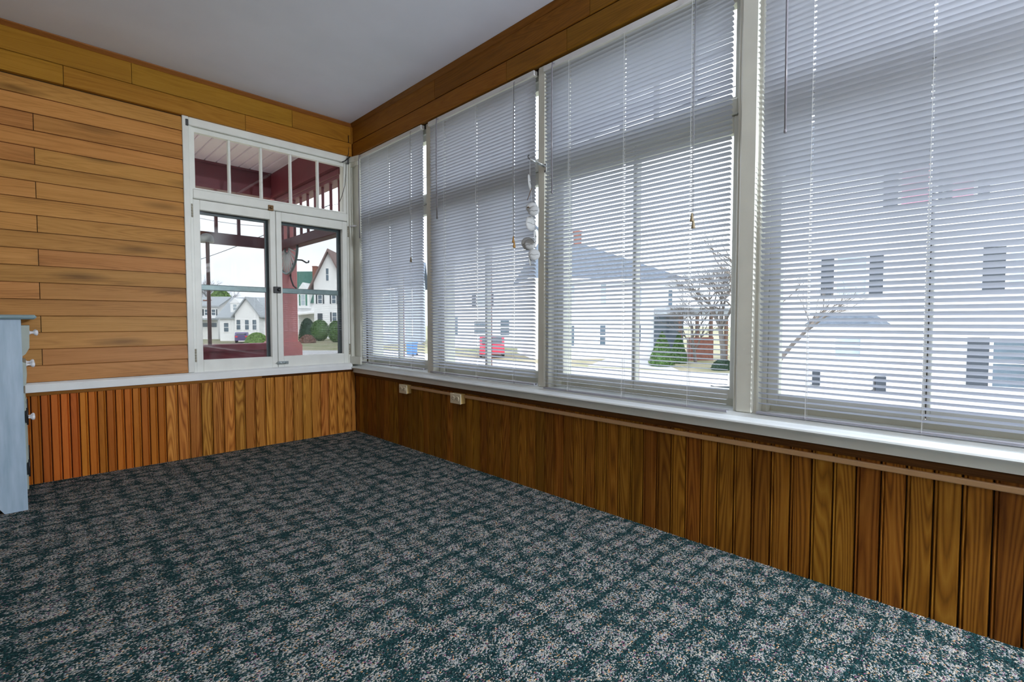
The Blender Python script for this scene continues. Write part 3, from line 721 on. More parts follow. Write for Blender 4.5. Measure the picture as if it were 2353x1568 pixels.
# black cable hanging in the corner from a nail above the casement window
cb = MB().tube([(-0.060, -0.040, 2.43), (-0.056, -0.032, 2.36), (-0.062, -0.040, 2.28), (-0.078, -0.034, 2.23), (-0.082, -0.030, 2.12), (-0.092, -0.028, 2.02), (-0.118, -0.026, 1.93), (-0.135, -0.020, 1.885)], 0.0022, 6)
cb.tube([(-0.115, -0.030, 2.205), (-0.092, -0.034, 2.218), (-0.068, -0.040, 2.240), (-0.050, -0.036, 2.262)], 0.0042, 6)
tag(cb.build('cable', M['black'], loc=(-0.06, -0.036, 2.25)), 'thin black cable hanging in the corner beside the casement window head', 'cable')
pg = MB().lathe([(0.010, 0), (0.010, 0.004), (0.0045, 0.006), (0.0045, 0.020), (0.0075, 0.024), (0.0085, 0.060), (0.0065, 0.075), (0.002, 0.080)], (-0.044, -0.022, 1.702), (0.12, -1.0, -0.06), 10)
tag(pg.build('holdback_peg', M['porcelain'], loc=(-0.044, -0.022, 1.702)), 'small white peg sticking out of the corner post at transom height', 'peg')

# folding bracket on the pillar and the capiz shell wind chime that hangs from it
B0, TIP = Vector((-0.013, -2.128, 1.728)), Vector((-0.100, -2.094, 1.757))
br = empty('hanging_bracket', B0)
tag(br, 'bright aluminium folding bracket screwed to the pillar, holding the string of shells', 'bracket')
def putb(mb, name, mat, par=None):
    o = mb.build(name, M[mat]); o.parent = par or br
    if par is None: o.matrix_parent_inverse = Matrix.Translation(-br.location)
    return o
sd_ = (TIP-B0).cross(Vector((0, 0, 1))).normalized()
putb(MB().box(-0.018, -0.011, -2.136, -2.118, 1.700, 1.745, 0.002), 'wall_plate', 'alu_bright')
for s_ in (-1, 1):
    putb(MB().tube([B0+sd_*0.007*s_, B0.lerp(TIP, 0.62)+sd_*0.007*s_], 0.0038, 6), 'arm', 'alu_bright')
putb(MB().tube([B0.lerp(TIP, 0.45), TIP], 0.0042, 6), 'inner_arm', 'alu_bright')
putb(MB().tube([TIP, TIP+Vector((-0.006, 0.004, 0.004)), TIP+Vector((-0.008, 0.005, 0.014)), TIP+Vector((-0.002, 0.002, 0.020))], 0.0028, 6), 'hook', 'iron')
for zz in (1.706, 1.738): putb(MB().lathe([(0.004, 0), (0.004, 0.002), (0.002, 0.004)], (-0.018, -2.127, zz), (-1, 0, 0), 8), 'screw', 'iron')
ch = empty('shell_wind_chime', TIP)
tag(ch, 'string of flat white capiz shells hanging from the aluminium bracket', 'wind chime')
def putc(mb, name, mat, par=None):
    o = mb.build(name, M[mat]); o.parent = par or ch
    if par is None: o.matrix_parent_inverse = Matrix.Translation(-ch.location)
    return o
def shell(c, r, nrm, asp=1.0, seed=0):
    rg = random.Random(seed); nrm = Vector(nrm).normalized()
    u = nrm.cross(Vector((0, 0, 1))).normalized(); w = u.cross(nrm); c = Vector(c); n = 18
    rad = [r*(1+0.06*math.sin(2*math.pi*k/n*2+seed)+rg.uniform(-.03, .03)) for k in range(n)]
    vv = [c + nrm*0.004] + [c+(u*math.cos(2*math.pi*k/n)*0.55+w*math.sin(2*math.pi*k/n)*asp*0.55)*rad[k]+nrm*0.003 for k in range(n)] + [c+(u*math.cos(2*math.pi*k/n)+w*math.sin(2*math.pi*k/n)*asp)*rad[k] for k in range(n)]
    vv += [v - nrm*0.0012 for v in vv]
    N = 2*n+1
    ff = []
    for off, flip in ((0, 0), (N, 1)):
        for k in range(n):
            t = [(off, off+1+k, off+1+(k+1) % n)]; q = [(off+1+k, off+1+n+k, off+1+n+(k+1) % n, off+1+(k+1) % n)]
            ff += [f[::-1] if flip else f for f in t+q]
    for k in range(n): ff.append((1+n+k, N+1+n+k, N+1+n+(k+1) % n, 1+n+(k+1) % n))
    so = putc(MB().add(vv, ff, True), 'shell', 'shell')
    pts = [c + u*(-0.75+1.5*t/6)*r + w*(rg.uniform(-.12, .12)-0.05)*r + nrm*0.0050 for t in range(7)]
    putc(MB().tube(pts, 0.0008, 4), 'crack_line', 'shell_line', so)
    return so
SH = [(-0.100, -2.093, 1.638, 0.042, (0.55, -0.83, 0.05), 1.0), (-0.096, -2.106, 1.507, 0.029, (-0.70, -0.70, 0.1), 1.0), (-0.106, -2.129, 1.486, 0.028, (-0.76, -0.62, 0.15), 1.0),
      (-0.100, -2.102, 1.426, 0.037, (-0.05, -0.98, 0.1), 1.05), (-0.100, -2.133, 1.356, 0.031, (0.50, -0.86, 0.05), 1.0), (-0.100, -2.082, 1.324, 0.035, (-0.72, -0.65, 0.1), 1.0),
      (-0.104, -2.098, 1.318, 0.030, (-0.80, -0.55, 0.1), 1.0), (-0.100, -2.126, 1.264, 0.029, (-0.62, -0.76, 0.1), 1.1), (-0.098, -2.094, 1.240, 0.031, (0.55, -0.83, 0.1), 1.1)]
for i, (sx, sy, sz, r_, nn, a_) in enumerate(SH): shell((sx, sy, sz), r_, nn, a_, i+1)
putc(MB().tube([TIP+Vector((0, 0, -0.003))]+[(q[0]+0.003, q[1], q[2]+q[3]*0.5) for q in SH]+[(SH[-1][0], SH[-1][1], SH[-1][2])], 0.0007, 4), 'string', 'cord')
putc(MB().tube([(-0.103, -2.112, 1.604), (-0.104, -2.100, 1.586), (-0.104, -2.094, 1.572), (-0.104, -2.080, 1.548)], 0.0016, 5).tube([(-0.112, -2.088, 1.507), (-0.112, -2.098, 1.509)], 0.0035, 5), 'twine_knot', 'twine')

# ================================================================== BLUE CABINET at the left edge
CX1, CX0, CY0, CY1, CZ = -1.985, -2.47, -0.512, -0.072, 0.930
cab = empty('cabinet', ((CX0+CX1)/2, (CY0+CY1)/2, 0))
tag(cab, 'worn blue-painted cabinet with white knobs at the left edge, against the wooden wall', 'cabinet')
def putk(mb, name, mat, par=None):
    o = mb.build(name, M[mat]); o.parent = par or cab
    if par is None: o.matrix_parent_inverse = Matrix.Translation(-cab.location)
    return o
def side(yA, yB):
    pr = [(CX0, 0.0), (CX0+0.07, 0.0), (CX0+0.10, 0.05), (CX1-0.11, 0.05), (CX1-0.08, 0.0), (CX1, 0.0), (CX1, CZ), (CX0, CZ)]
    return MB().prism(pr, 1, yA, yB)
putk(side(CY0, CY0+0.018), 'side_panel', 'blue'); putk(side(CY1-0.018, CY1), 'side_panel', 'blue')
putk(MB().box(CX0, CX0+0.012, CY0+0.018, CY1-0.018, 0.05, CZ), 'back_panel', 'blue')
ff = MB()
for a, b in ((0.0, 0.09), (0.575, 0.600), (0.725, 0.745), (0.905, CZ)): ff.box(CX1-0.018, CX1-0.0005, CY0+0.018, CY1-0.018, a if a else 0.05, b)
putk(ff, 'face_frame', 'blue')
putk(MB().box(CX0-0.01, CX1+0.055, CY0-0.022, CY1+0.022, CZ, CZ+0.021, 0.008), 'cabinet_top', 'blue_top')
def knob(z, yv, x0, par):
    pr = [(0.009, 0), (0.010, 0.002), (0.0055, 0.006), (0.0055, 0.015), (0.013, 0.020), (0.0155, 0.026), (0.012, 0.031), (0.004, 0.033)]
    return putk(MB().lathe(pr, (x0, yv, z), (1, 0, 0), 14), 'knob', 'porcelain', par)
# bowed top drawer, flat second drawer, two doors
d1 = putk(MB().prism([(CX1-0.30, 0.748), (CX1-0.002, 0.748), (CX1+0.012, 0.760), (CX1+0.026, 0.790), (CX1+0.029, 0.900), (CX1-0.30, 0.900)], 1, CY0+0.020, CY1-0.020), 'drawer', 'drawer_grey')
d2 = putk(MB().prism([(CX1-0.30, 0.603), (CX1, 0.603), (CX1+0.010, 0.612), (CX1+0.014, 0.660), (CX1+0.012, 0.715), (CX1, 0.722), (CX1-0.30, 0.722)], 1, CY0+0.020, CY1-0.020), 'drawer', 'drawer_grey')
for yv in (CY0+0.115, CY1-0.115): knob(0.862, yv, CX1+0.028, d1); knob(0.703, yv, CX1+0.012, d2)
ym = (CY0+CY1)/2
for s, (a, b) in ((-1, (CY0+0.020, ym-0.001)), (1, (ym+0.001, CY1-0.020))):
    dm = MB().box(CX1-0.016, CX1+0.006, a, b, 0.095, 0.570, 0.003)
    dm.box(CX1+0.004, CX1+0.009, a+0.05, b-0.05, 0.15, 0.515, 0.004)
    do = putk(dm, 'door', 'drawer_grey')
    knob(0.425, ym+s*0.030, CX1+0.006, do)
    for zz in (0.455, 0.200):
        yy = a+0.004 if s < 0 else b-0.004
        hm = MB().box(CX1+0.003, CX1+0.009, yy-0.016, yy+0.016, zz-0.030, zz+0.030, 0.002).tube([(CX1+0.010, yy, zz-0.042), (CX1+0.010, yy, zz+0.042)], 0.0035, 6)
        putk(hm, 'door_hinge', 'black', do)

# ================================================================== OPEN PORCH beyond the casement window
PZ = 2.46
po = empty('open_porch', (-0.10, 1.61, -0.1))
tag(po, 'maroon porch with post, spindle frieze and pale grooved ceiling outside the casement window', 'porch')
def putp(mb, name, mat, par=None):
    o = mb.build(name, M[mat]); o.parent = par or po
    if par is None: o.matrix_parent_inverse = Matrix.Translation(-po.location)
    return o
# grooved ceiling boards run along y
x = -3.2
while x < 0.3:
    mbp = MB().prism([(x+0.001, PZ+0.03), (x+0.001, PZ+0.010), (x+0.005, PZ), (x+0.086, PZ), (x+0.090, PZ+0.010), (x+0.0995, PZ+0.012), (x+0.0995, PZ+0.03)], 1, 0.13, 1.80)
    putp(mbp, 'ceiling_board', 'porch_ceiling'); x += 0.10
putp(MB().box(-3.2, 0.45, 0.12, 2.1, PZ+0.03, PZ+0.12), 'porch_roof', 'roof_grey')
putp(MB().box(-3.2, 0.24, 0.12, 1.95, -0.12, -0.02), 'porch_floor', 'road')
putp(MB().box(-3.2, 0.19, 1.61, 1.80, 2.21, PZ, 0.006).box(-3.2, 0.19, 1.595, 1.60, PZ-0.02, PZ).box(-3.2, 0.19, 1.60, 1.81, 2.205, 2.235), 'end_beam', 'maroon')
putp(MB().box(-0.10, 0.19, 0.12, 1.61, 2.21, PZ, 0.006).box(-0.108, 0.20, 0.12, 1.61, 2.205, 2.235), 'street_beam', 'maroon')
putp(MB().box(-0.06, 0.0, 0.12, 1.61, 2.125, 2.15).box(-0.07, 0.04, 0.12, 1.61, 2.15, 2.205, 0.006), 'street_frieze_rail', 'maroon')
putp(MB().box(-0.07, 0.03, 0.12, 1.61, 1.665, 1.755, 0.006), 'street_lower_rail', 'maroon')
putp(MB().box(-3.2, -0.10, 1.69, 1.75, 1.690, 1.800, 0.006), 'end_lower_rail', 'maroon')
yy = 0.22
while yy < 1.58:
    putp(MB().box(-0.030, -0.008, yy-0.011, yy+0.011, 1.755, 2.13, 0.003), 'spindle', 'maroon'); yy += 0.165
xx = -0.385
while xx > -3.1:
    putp(MB().box(xx-0.013, xx+0.013, 1.705, 1.735, 1.80, 2.21), 'spindle', 'maroon'); xx -= 0.205
pp_ = putp(MB().box(-0.10, 0.155, 1.61, 1.865, -0.02, 2.21, 0.008), 'porch_post', 'maroon_lit')
putp(MB().prism([(-0.10, 0.70), (-0.13, 0.66), (-0.13, -0.02), (0.185, -0.02), (0.185, 0.66), (0.155, 0.70)], 1, 1.58, 1.895), 'post_plinth', 'maroon_lit', pp_)
putp(MB().box(-3.2, -0.13, 1.60, 1.78, 0.620, 0.690, 0.008).box(-3.2, -0.13, 1.645, 1.735, -0.02, 0.62), 'low_railing', 'maroon_mid')
# half-round sunburst bracket with white spokes under the street-side rail, next to the post
FC, FR_ = Vector((-0.05, 1.335, 1.668)), 0.262
fp = lambda t, r: FC + Vector((0, math.cos(t), -math.sin(t)))*r
fo = putp(MB().tube([fp(math.pi*k/20, FR_) for k in range(21)], 0.013, 6), 'sunburst_bracket', 'alu_light')
putp(MB().tube([fp(math.pi*k/10, 0.06) for k in range(11)], 0.010, 6), 'hub_ring', 'alu_light', fo)
for k in range(1, 12):
    t = math.pi*k/12
    putp(MB().tube([fp(t, 0.065), fp(t, FR_-0.008)], 0.008, 5), 'spoke', 'house_trim', fo)
# wrought iron plant hanger on the post
hk = MB().tube([(0.075, 1.59, 1.40), (0.062, 1.55, 1.46), (0.075, 1.52, 1.53), (0.11, 1.50, 1.575), (0.16, 1.49, 1.575), (0.205, 1.485, 1.55), (0.225, 1.48, 1.555), (0.228, 1.48, 1.575)], 0.009, 6)
hk.tube([(0.075, 1.60, 1.42), (0.072, 1.56, 1.36), (0.085, 1.54, 1.30), (0.115, 1.53, 1.27)], 0.009, 6)
tag(hk.build('plant_hanger', M['iron'], loc=(0.075, 1.60, 1.40)), 'curly black iron plant hanger on the red porch post', 'hook')
# thin pole with a pale dome, standing on the cap of the low railing
lp = empty('pole_lamp', (-0.690, 1.625, 0.69))
tag(lp, 'thin maroon pole with a pale dome on top, standing on the porch railing', 'lamp')
for nm, mb, mt in (('pole', MB().tube([(-0.690, 1.625, 0.688), (-0.690, 1.625, 1.70)], 0.017, 8), 'maroon'),
                   ('lamp_shade', MB().lathe([(0.062, 0.0), (0.063, 0.02), (0.056, 0.055), (0.038, 0.076), (0.010, 0.085)], (-0.695, 1.625, 1.685), n=16), 'milk')):
    o = mb.build(nm, M[mt]); o.parent = lp; o.matrix_parent_inverse = Matrix.Translation(-lp.location)

# ================================================================== OUTSIDE
GZ = -1.65
struct(MB().box(-60, 220, -120, 220, GZ-0.5, GZ).build('ground', M['ground']))
def slab(name, mat, pts, h=0.012):
    v = [(p[0], p[1], GZ) for p in pts] + [(p[0], p[1], GZ+h) for p in pts]; n = len(pts)
    return struct(MB().add(v, [list(range(n))[::-1], [n+i for i in range(n)]] + [(i, (i+1) % n, n+(i+1) % n, n+i) for i in range(n)]).build(name, M[mat]))
def gp(px, py):
    k = (CAM.z-GZ); q = at(px, py, 1.0)-CAM; t = -k/q.z; return CAM+q*t
slab('street', 'road', [gp(200, 826), gp(200, 792), gp(700, 806), gp(900, 806), gp(1300, 842), gp(1500, 852), gp(2800, 900), gp(2800, 1060), gp(1500, 1000), gp(900, 880)])
slab('driveway', 'road', [gp(1350, 842), gp(1420, 815), gp(1480, 815), gp(1560, 852)], 0.02)

class House:
    """front face at y = 0 looking towards -y; u along x from the left corner"""
    def __init__(s, name, label, px, D, rz, cat='house', group='houses across the street'):
        p = at(px, 738, D); s.D = D
        s.root = empty(name, (p.x, p.y, GZ), rz); tag(s.root, label, cat, group); s.x0 = 0
    def put(s, mb, name, mat, par=None):
        o = mb.build(name, M[mat]); o.parent = par or s.root; return o
    def body(s, x0, x1, d, h, mat='clapboard_white', y0=0.0):
        s.put(MB().box(x0, x1, y0, y0+d, 0, h), 'house_wall', mat)
    def gable(s, x0, x1, d, h, rise, roof, wall='clapboard_white', along='y', over=0.35, y0=0.0, t=0.18):
        if along == 'y':                                     # gable end faces the front
            xm = (x0+x1)/2
            s.put(MB().prism([(x0, h), (x1, h), (xm, h+rise)], 1, y0, y0+d), 'gable', wall)
            k = rise/((x1-x0)/2)
            for sg in (-1, 1):
                xe = xm + sg*((x1-x0)/2+over); ze = h-over*k
                pr = [(xm, h+rise), (xe, ze), (xe, ze+t), (xm, h+rise+t*1.2)]
                s.put(MB().prism(pr, 1, y0-over, y0+d+over), 'roof_slope', roof)
        else:
            ymid = y0+d/2
            s.put(MB().prism([(y0, h), (y0+d, h), (ymid, h+rise)], 0, x0, x1), 'gable', wall)
            k = rise/(d/2)
            for sg in (-1, 1):
                ye = ymid + sg*(d/2+over); ze = h-over*k
                pr = [(ymid, h+rise), (ye, ze), (ye, ze+t), (ymid, h+rise+t*1.2)]
                s.put(MB().prism(pr, 0, x0-over, x1+over), 'roof_slope', roof)
    def hip(s, x0, x1, d, h, rise, roof, over=0.5, r0=None, r1=None, y0=0.0):
        a, b = x0-over, x1+over; c, e_ = y0-over, y0+d+over; ym_ = (c+e_)/2
        r0 = a+d/2 if r0 is None else r0; r1 = b-d/2 if r1 is None else r1
        v = [(a, c, h), (b, c, h), (b, e_, h), (a, e_, h), (r0, ym_, h+rise), (r1, ym_, h+rise), (a, c, h-0.2), (b, c, h-0.2), (b, e_, h-0.2), (a, e_, h-0.2)]
        s.put(MB().add(v[:6], [(0, 1, 5, 4), (1, 2, 5), (2, 3, 4, 5), (3, 0, 4)]).add([v[i] for i in (0, 1, 2, 3)], [(0, 3, 2, 1)]), 'roof', roof)
        s.put(MB().box(a, b, c, e_, h-0.22, h-0.001), 'eaves', 'house_trim')
    def window(s, xc, z0, z1, w, shutters=None, glass='house_glass', y0=0.0, mull=True, sw=0.42):
        f = MB()
        t = 0.10
        f.box(xc-w/2-t, xc+w/2+t, y0-0.06, y0+0.02, z0-t, z0).box(xc-w/2-t, xc+w/2+t, y0-0.06, y0+0.02, z1, z1+t)
        f.box(xc-w/2-t, xc-w/2, y0-0.06, y0+0.02, z0, z1).box(xc+w/2, xc+w/2+t, y0-0.06, y0+0.02, z0, z1)
        if mull: f.box(xc-w/2, xc+w/2, y0-0.05, y0+0.02, (z0+z1)/2-0.03, (z0+z1)/2+0.03)
        fo_ = s.put(f, 'window', 'house_trim')
        s.put(MB().box(xc-w/2, xc+w/2, y0-0.03, y0-0.005, z0, z1), 'window_pane', glass, fo_)
        if shutters:
            for sg in (-1, 1):
                c_ = xc+sg*(w/2+t+sw/2)
                s.put(MB().box(c_-sw/2, c_+sw/2, y0-0.06, y0-0.005, z0-0.05, z1+0.05), 'shutter', shutters)
    def chimney(s, xc, yc, z0, z1, w=0.6):
        s.put(MB().box(xc-w/2, xc+w/2, yc-w/2, yc+w/2, z0, z1).box(xc-w/2-0.06, xc+w/2+0.06, yc-w/2-0.06, yc+w/2+0.06, z1, z1+0.15), 'chimney', 'brick')
FACE = -YAW                                                   # front looks straight back at the room

# H: the big house behind the blind right of the pillar
D = 20.0; k = D/FPX
h = House('white_house', 'white three-storey house with dark shutters behind the blind right of the pillar', 1795, D, R(-78))
def hx(px, c=1795): return (px-c)*k*1.06
h.body(0, 15.0, 9, 8.6); h.gable(0, 15.0, 9, 8.6, 3.0, 'roof_grey', along='x')
h.put(MB().box(-0.02, 15.02, -0.07, 0.0, 5.62, 5.86), 'belt_course', 'house_trim')
zf = lambda py: 2.57 + (738-py)*k
h.window(hx(1918), zf(681), zf(602), hx(1942)-hx(1894), 'shutter', 'house_glass_pale')
h.window(hx(2178), zf(676), zf(600), hx(2208)-hx(2148), 'shutter', 'house_glass_pale', sw=0.55)
h.window(hx(2170), zf(862), zf(772), hx(2210)-hx(2132), 'shutter', 'house_glass', sw=0.55)
h.window(hx(2017), zf(503), zf(425), hx(2040)-hx(1994), 'shutter', 'pink_glass')
h.window(hx(2078), zf(503), zf(425), hx(2098)-hx(2060), 'shutter', 'pink_glass', sw=0.3)
h.window(hx(2420), zf(676), zf(600), 1.0, 'shutter', 'house_glass_pale')
bb = MB().prism([(hx(1850), 0.0), (hx(1872), -1.0), (hx(1952), -1.0), (hx(1975), 0.0)], 2, 0.1, zf(742))
bo = h.put(bb, 'bay', 'clapboard_white')
h.put(MB().add([(hx(1838), 0.05, zf(744)), (hx(1862), -1.2, zf(744)), (hx(1962), -1.2, zf(744)), (hx(1985), 0.05, zf(744)), (hx(1870), 0.05, zf(720)), (hx(1880), -0.4, zf(720)), (hx(1948), -0.4, zf(720)), (hx(1955), 0.05, zf(720))],
               [(0, 1, 5, 4), (1, 2, 6, 5), (2, 3, 7, 6), (4, 5, 6, 7), (0, 3, 2, 1)]), 'bay_roof', 'roof_grey')
h.window((hx(1894)+hx(1934))/2, zf(812), zf(768), hx(1934)-hx(1894), None, 'house_glass_pale', y0=-1.0)
h.put(MB().box(hx(1856), hx(1858)+0.25, -0.9, -0.6, zf(875), zf(842)).box(hx(1960), hx(1960)+0.3, -0.9, -0.6, zf(905), zf(850)), 'planter', 'shutter')

# G: grey hip-roofed house behind the blind left of the pillar
D = 33.0; k = D/FPX
g = House('white_house', 'white house with a broad blue-grey hip roof and brick chimney behind the third blind', 1225, D, FACE+R(8))
gx = lambda px: (px-1225)*k
zf = lambda py: 2.57 + (738-py)*k
g.body(0, gx(1590), 7, zf(640)); g.hip(0, gx(1590), 7, zf(640), zf(540)-zf(640), 'roof_grey', over=0.4, r0=gx(1260), r1=gx(1375))
g.chimney(gx(1362), 3.5, zf(560), zf(513), 0.5)
for a, b, c, d, gl in ((1385, 1398, 652, 697, 'house_glass_pale'), (1473, 1485, 658, 700, 'house_glass_pale'), (1552, 1562, 664, 702, 'house_glass'), (1384, 1397, 748, 795, 'house_glass'), (1474, 1484, 745, 786, 'house_glass'), (1310, 1322, 655, 697, 'house_glass_pale'), (1310, 1322, 748, 795, 'house_glass')):
    g.window(gx((a+b)/2), zf(d), zf(c), (b-a)*k, None, gl)
g.put(MB().box(gx(1517), gx(1660), -2.4, 0, zf(722), zf(712)).box(gx(1517), gx(1660), -2.5, 0, zf(712), zf(708)), 'porch_roof', 'roof_pale')
for px in (1545, 1585, 1618, 1655): g.put(MB().box(gx(px)-0.09, gx(px)+0.09, -2.35, -2.17, 0, zf(722)), 'porch_post', 'porch_brown')
g.put(MB().box(gx(1562), gx(1622), -2.4, -2.2, 0, zf(774)), 'porch_wall', 'brick')
g.put(MB().box(gx(1517), gx(1590), -0.12, -0.005, 0.4, zf(726)), 'porch_painted_shade', 'house_glass')  # dark sheet standing in for the shade in the porch openings

# E: white house with an arched attic window behind the second blind and in the gap beside it
D = 48.0; k = D/FPX
h = House('white_house', 'tall white house with an attic window seen between the second and third blinds', 1000, D, FACE)
hx = lambda px: (px-1000)*k
zf = lambda py: 2.57 + (738-py)*k
h.body(0, hx(1330), 9, zf(610)); h.gable(0, hx(1330), 9, zf(610), zf(470)-zf(610), 'roof_grey', along='y')
for a, b, c, d, sh in ((1097, 1122, 674, 702, 'shutter'), (1090, 1122, 738, 767, None), (1042, 1052, 728, 770, None), (1203, 1216, 658, 702, None), (1256, 1272, 748, 806, 'shutter'), (1150, 1170, 735, 770, None)):
    h.window(hx((a+b)/2), zf(min(d, 790)), zf(c), (b-a)*k, sh, 'house_glass' if c > 700 else 'house_glass_pale')
m = MB()
aw = h.put(m.box(hx(1233), hx(1252), -0.06, 0.02, zf(608), zf(556)), 'window', 'house_trim')
for i in range(3):
    for j in range(4):
        zz = zf(605)+j*(zf(560)-zf(605))/4
        h.put(MB().box(hx(1234.5+i*6), hx(1239+i*6), -0.10, -0.061, zz, zz+(zf(560)-zf(605))/4*0.78), 'window_pane', 'house_glass', aw)

# I: blue-grey house behind the first blind
D = 55.0; k = D/FPX
h = House('blue_grey_house', 'blue-grey house behind the blind nearest the corner', 845, D, FACE+R(6))
hx = lambda px: (px-845)*k
zf = lambda py: 2.57 + (738-py)*k
h.body(0, hx(965), 8, zf(650), 'clapboard_blue'); h.gable(0, hx(965), 8, zf(650), 2.6, 'roof_grey', 'clapboard_blue', along='x')
for a, b, c, d in ((882, 905, 665, 690), (930, 945, 665, 690), (882, 905, 730, 765), (930, 945, 735, 770)):
    h.window(hx((a+b)/2), zf(d), zf(c), (b-a)*k, None, 'house_glass_pale')

# C: white gabled house with brown roof in the right casement
D = 73.0; k = D/FPX
h = House('white_house', 'white gabled house with a brown roof and dark shutters in the right casement', 722, D, FACE+R(4))
hx = lambda px: (px-722)*k
zf = lambda py: 2.57 + (738-py)*k
h.body(0, hx(792), 9, zf(650)); h.gable(0, hx(792), 9, zf(650), zf(579)-zf(650), 'roof_brown', over=0.7, t=0.35)
h.window(hx(753), zf(645), zf(617), hx(759)-hx(753), None, 'house_glass')
for px in (736, 767): h.window(hx(px), zf(697), zf(678), 0.55, 'shutter', 'house_glass', sw=0.22)
h.window(hx(768), zf(738), zf(718), 0.6, 'shutter', 'house_glass', sw=0.22)
h.put(MB().box(hx(730), hx(741), -0.08, 0.0, 0.1, zf(720)), 'house_door', 'shutter')

# D: house with the dark green roof, porch canopy in front
D = 95.0; k = D/FPX
h = House('green_roofed_house', 'house with a dark green roof and a brick chimney left of the gabled house', 662, D, FACE-R(4))
hx = lambda px: (px-662)*k
zf = lambda py: 2.57 + (738-py)*k
h.body(0, hx(735), 8, zf(690)); h.gable(0, hx(735), 8, zf(690), zf(622)-zf(690), 'roof_green', along='x', over=0.4)
h.chimney(hx(718), 1.8, zf(640), zf(612), 0.8)
h.put(MB().box(hx(690), hx(718), -0.9, 2.0, zf(708), zf(672)).prism([(hx(688), zf(672)), (hx(720), zf(672)), (hx(704), zf(650))], 1, -1.0, 2.5), 'dormer', 'clapboard_white')
h.window(hx(704), zf(702), zf(678), 0.75, 'shutter_green', 'house_glass_pale', y0=-0.9, sw=0.32)
h.put(MB().add([(hx(678), -3.6, zf(724)), (hx(745), -3.6, zf(718)), (hx(745), 0, zf(712)), (hx(678), 0, zf(716)), (hx(678), -3.6, zf(727)), (hx(745), -3.6, zf(721)), (hx(745), 0, zf(716)), (hx(678), 0, zf(719))], [(0, 1, 2, 3), (7, 6, 5, 4), (0, 4, 5, 1), (1, 5, 6, 2), (2, 6, 7, 3), (3, 7, 4, 0)]), 'porch_canopy', 'house_trim')
for px in (693, 707): h.put(MB().box(hx(px)-0.10, hx(px)+0.10, -3.5, -3.3, 0, zf(724)), 'porch_post', 'house_trim')

# cape houses in the left casement
D = 64.0; k = D/FPX
h = House('cape_house', 'small white house with a pale grey roof and two dormers in the left casement', 505, D, FACE)
hx = lambda px: (px-505)*k
zf = lambda py: 2.57 + (738-py)*k
h.body(0, hx(612), 7, zf(728)); h.gable(0, hx(612), 7, zf(728), zf(684)-zf(728), 'roof_pale', along='x')
for a in (524, 554):
    h.put(MB().box(hx(a), hx(a+22), 0.6, 3.5, zf(718), zf(696)).prism([(hx(a-1), zf(696)), (hx(a+23), zf(696)), (hx(a+11), zf(684))], 1, 0.5, 3.5), 'dormer', 'clapboard_white')
    h.window(hx(a+11), zf(712), zf(699), 0.45, None, 'house_glass_pale', y0=0.6)
h.gable(hx(552), hx(606), 2.0, zf(722), 2.0, 'roof_pale', along='y', y0=-1.2); h.body(hx(552), hx(606), 1.3, zf(722), y0=-1.2)
for a in (560, 579, 596): h.window(hx(a), zf(757), zf(735), 0.5, None, 'house_glass', y0=-1.2)
h.window(hx(520), zf(762), zf(742), 0.6, None, 'house_glass')
D = 70.0; k = D/FPX
h = House('white_house', 'small white house with porch and dark windows at the far left of the left casement', 440, D, FACE+R(5))
hx = lambda px: (px-440)*k
zf = lambda py: 2.57 + (738-py)*k
h.body(0, hx(498), 7, zf(703)); h.gable(0, hx(498), 7, zf(703), zf(682)-zf(703), 'roof_pale', along='x'); h.chimney(hx(462), 2, zf(700), zf(690), 0.9)
for a in (474, 489, 458): h.window(hx(a), zf(724), zf(711), 0.5, 'shutter', 'house_glass', sw=0.15)
h.put(MB().box(hx(452), hx(500), -2, 0, zf(735), zf(731)), 'porch_roof', 'roof_pale')
h.put(MB().box(hx(464), hx(495), -0.08, -0.005, zf(751), zf(742)), 'porch_window', 'house_glass')

# ---- trees and shrubs
def bare_tree(name, label, base, height, spread, seed, mat='bark', levels=5, r0=0.16, lean=(0, 0), tl=0.34, nb=3):
    rg = random.Random(seed); trunk = MB(); br_ = MB()
    def grow(p, d, ln, r, lv, mb):
        pts = [p]; rr = [r]; q = p; dd = d.copy(); n = 3
        for i in range(n):
            dd = (dd + Vector((rg.gauss(0, .12), rg.gauss(0, .12), rg.gauss(0.03, .07)))).normalized()
            q = q + dd*ln/n; pts.append(q); rr.append(r*(1-0.38*(i+1)/n))
        mb.tube(pts, rr, 5 if lv > 2 else 3, True, False)
        if lv > 0:
            for j in range(nb if lv < levels else nb+1):
                t = rg.uniform(0.45, 1.0); b = pts[min(n, int(t*n+.5))]
                ax = Vector((rg.gauss(0, 1), rg.gauss(0, 1), rg.gauss(0.15, .4))).normalized()
                nd = (dd + ax*spread).normalized()
                grow(b, nd, ln*rg.uniform(.55, .8), r*0.52, lv-1, br_)
    p = Vector((0, 0, 0))
    grow(p, Vector((lean[0], lean[1], 1)).normalized(), height*tl, r0, levels, trunk)
    root = empty(name, base); tag(root, label, 'tree', 'bare winter trees')
    for mb, nm in ((trunk, 'trunk'), (br_, 'branches')):
        o = mb.build(nm, M[mat]); o.parent = root
    return root
def gb(px, D): p = at(px, 738, D); return (p.x, p.y, GZ)
bare_tree('bare_tree', 'bare grey tree between the third blind and the broad window pillar', gb(1665, 27), 9.5, 0.9, 4, levels=6, r0=0.17, nb=4)
ivy_host = bare_tree('bare_tree', 'bare tree standing just right of the broad window pillar', gb(1783, 16), 7.5, 0.75, 9, levels=5, r0=0.16)
bare_tree('bare_tree', 'slender bare tree in front of the grey hip roof', gb(1600, 30), 7.0, 0.9, 21, levels=5, r0=0.11, nb=4)
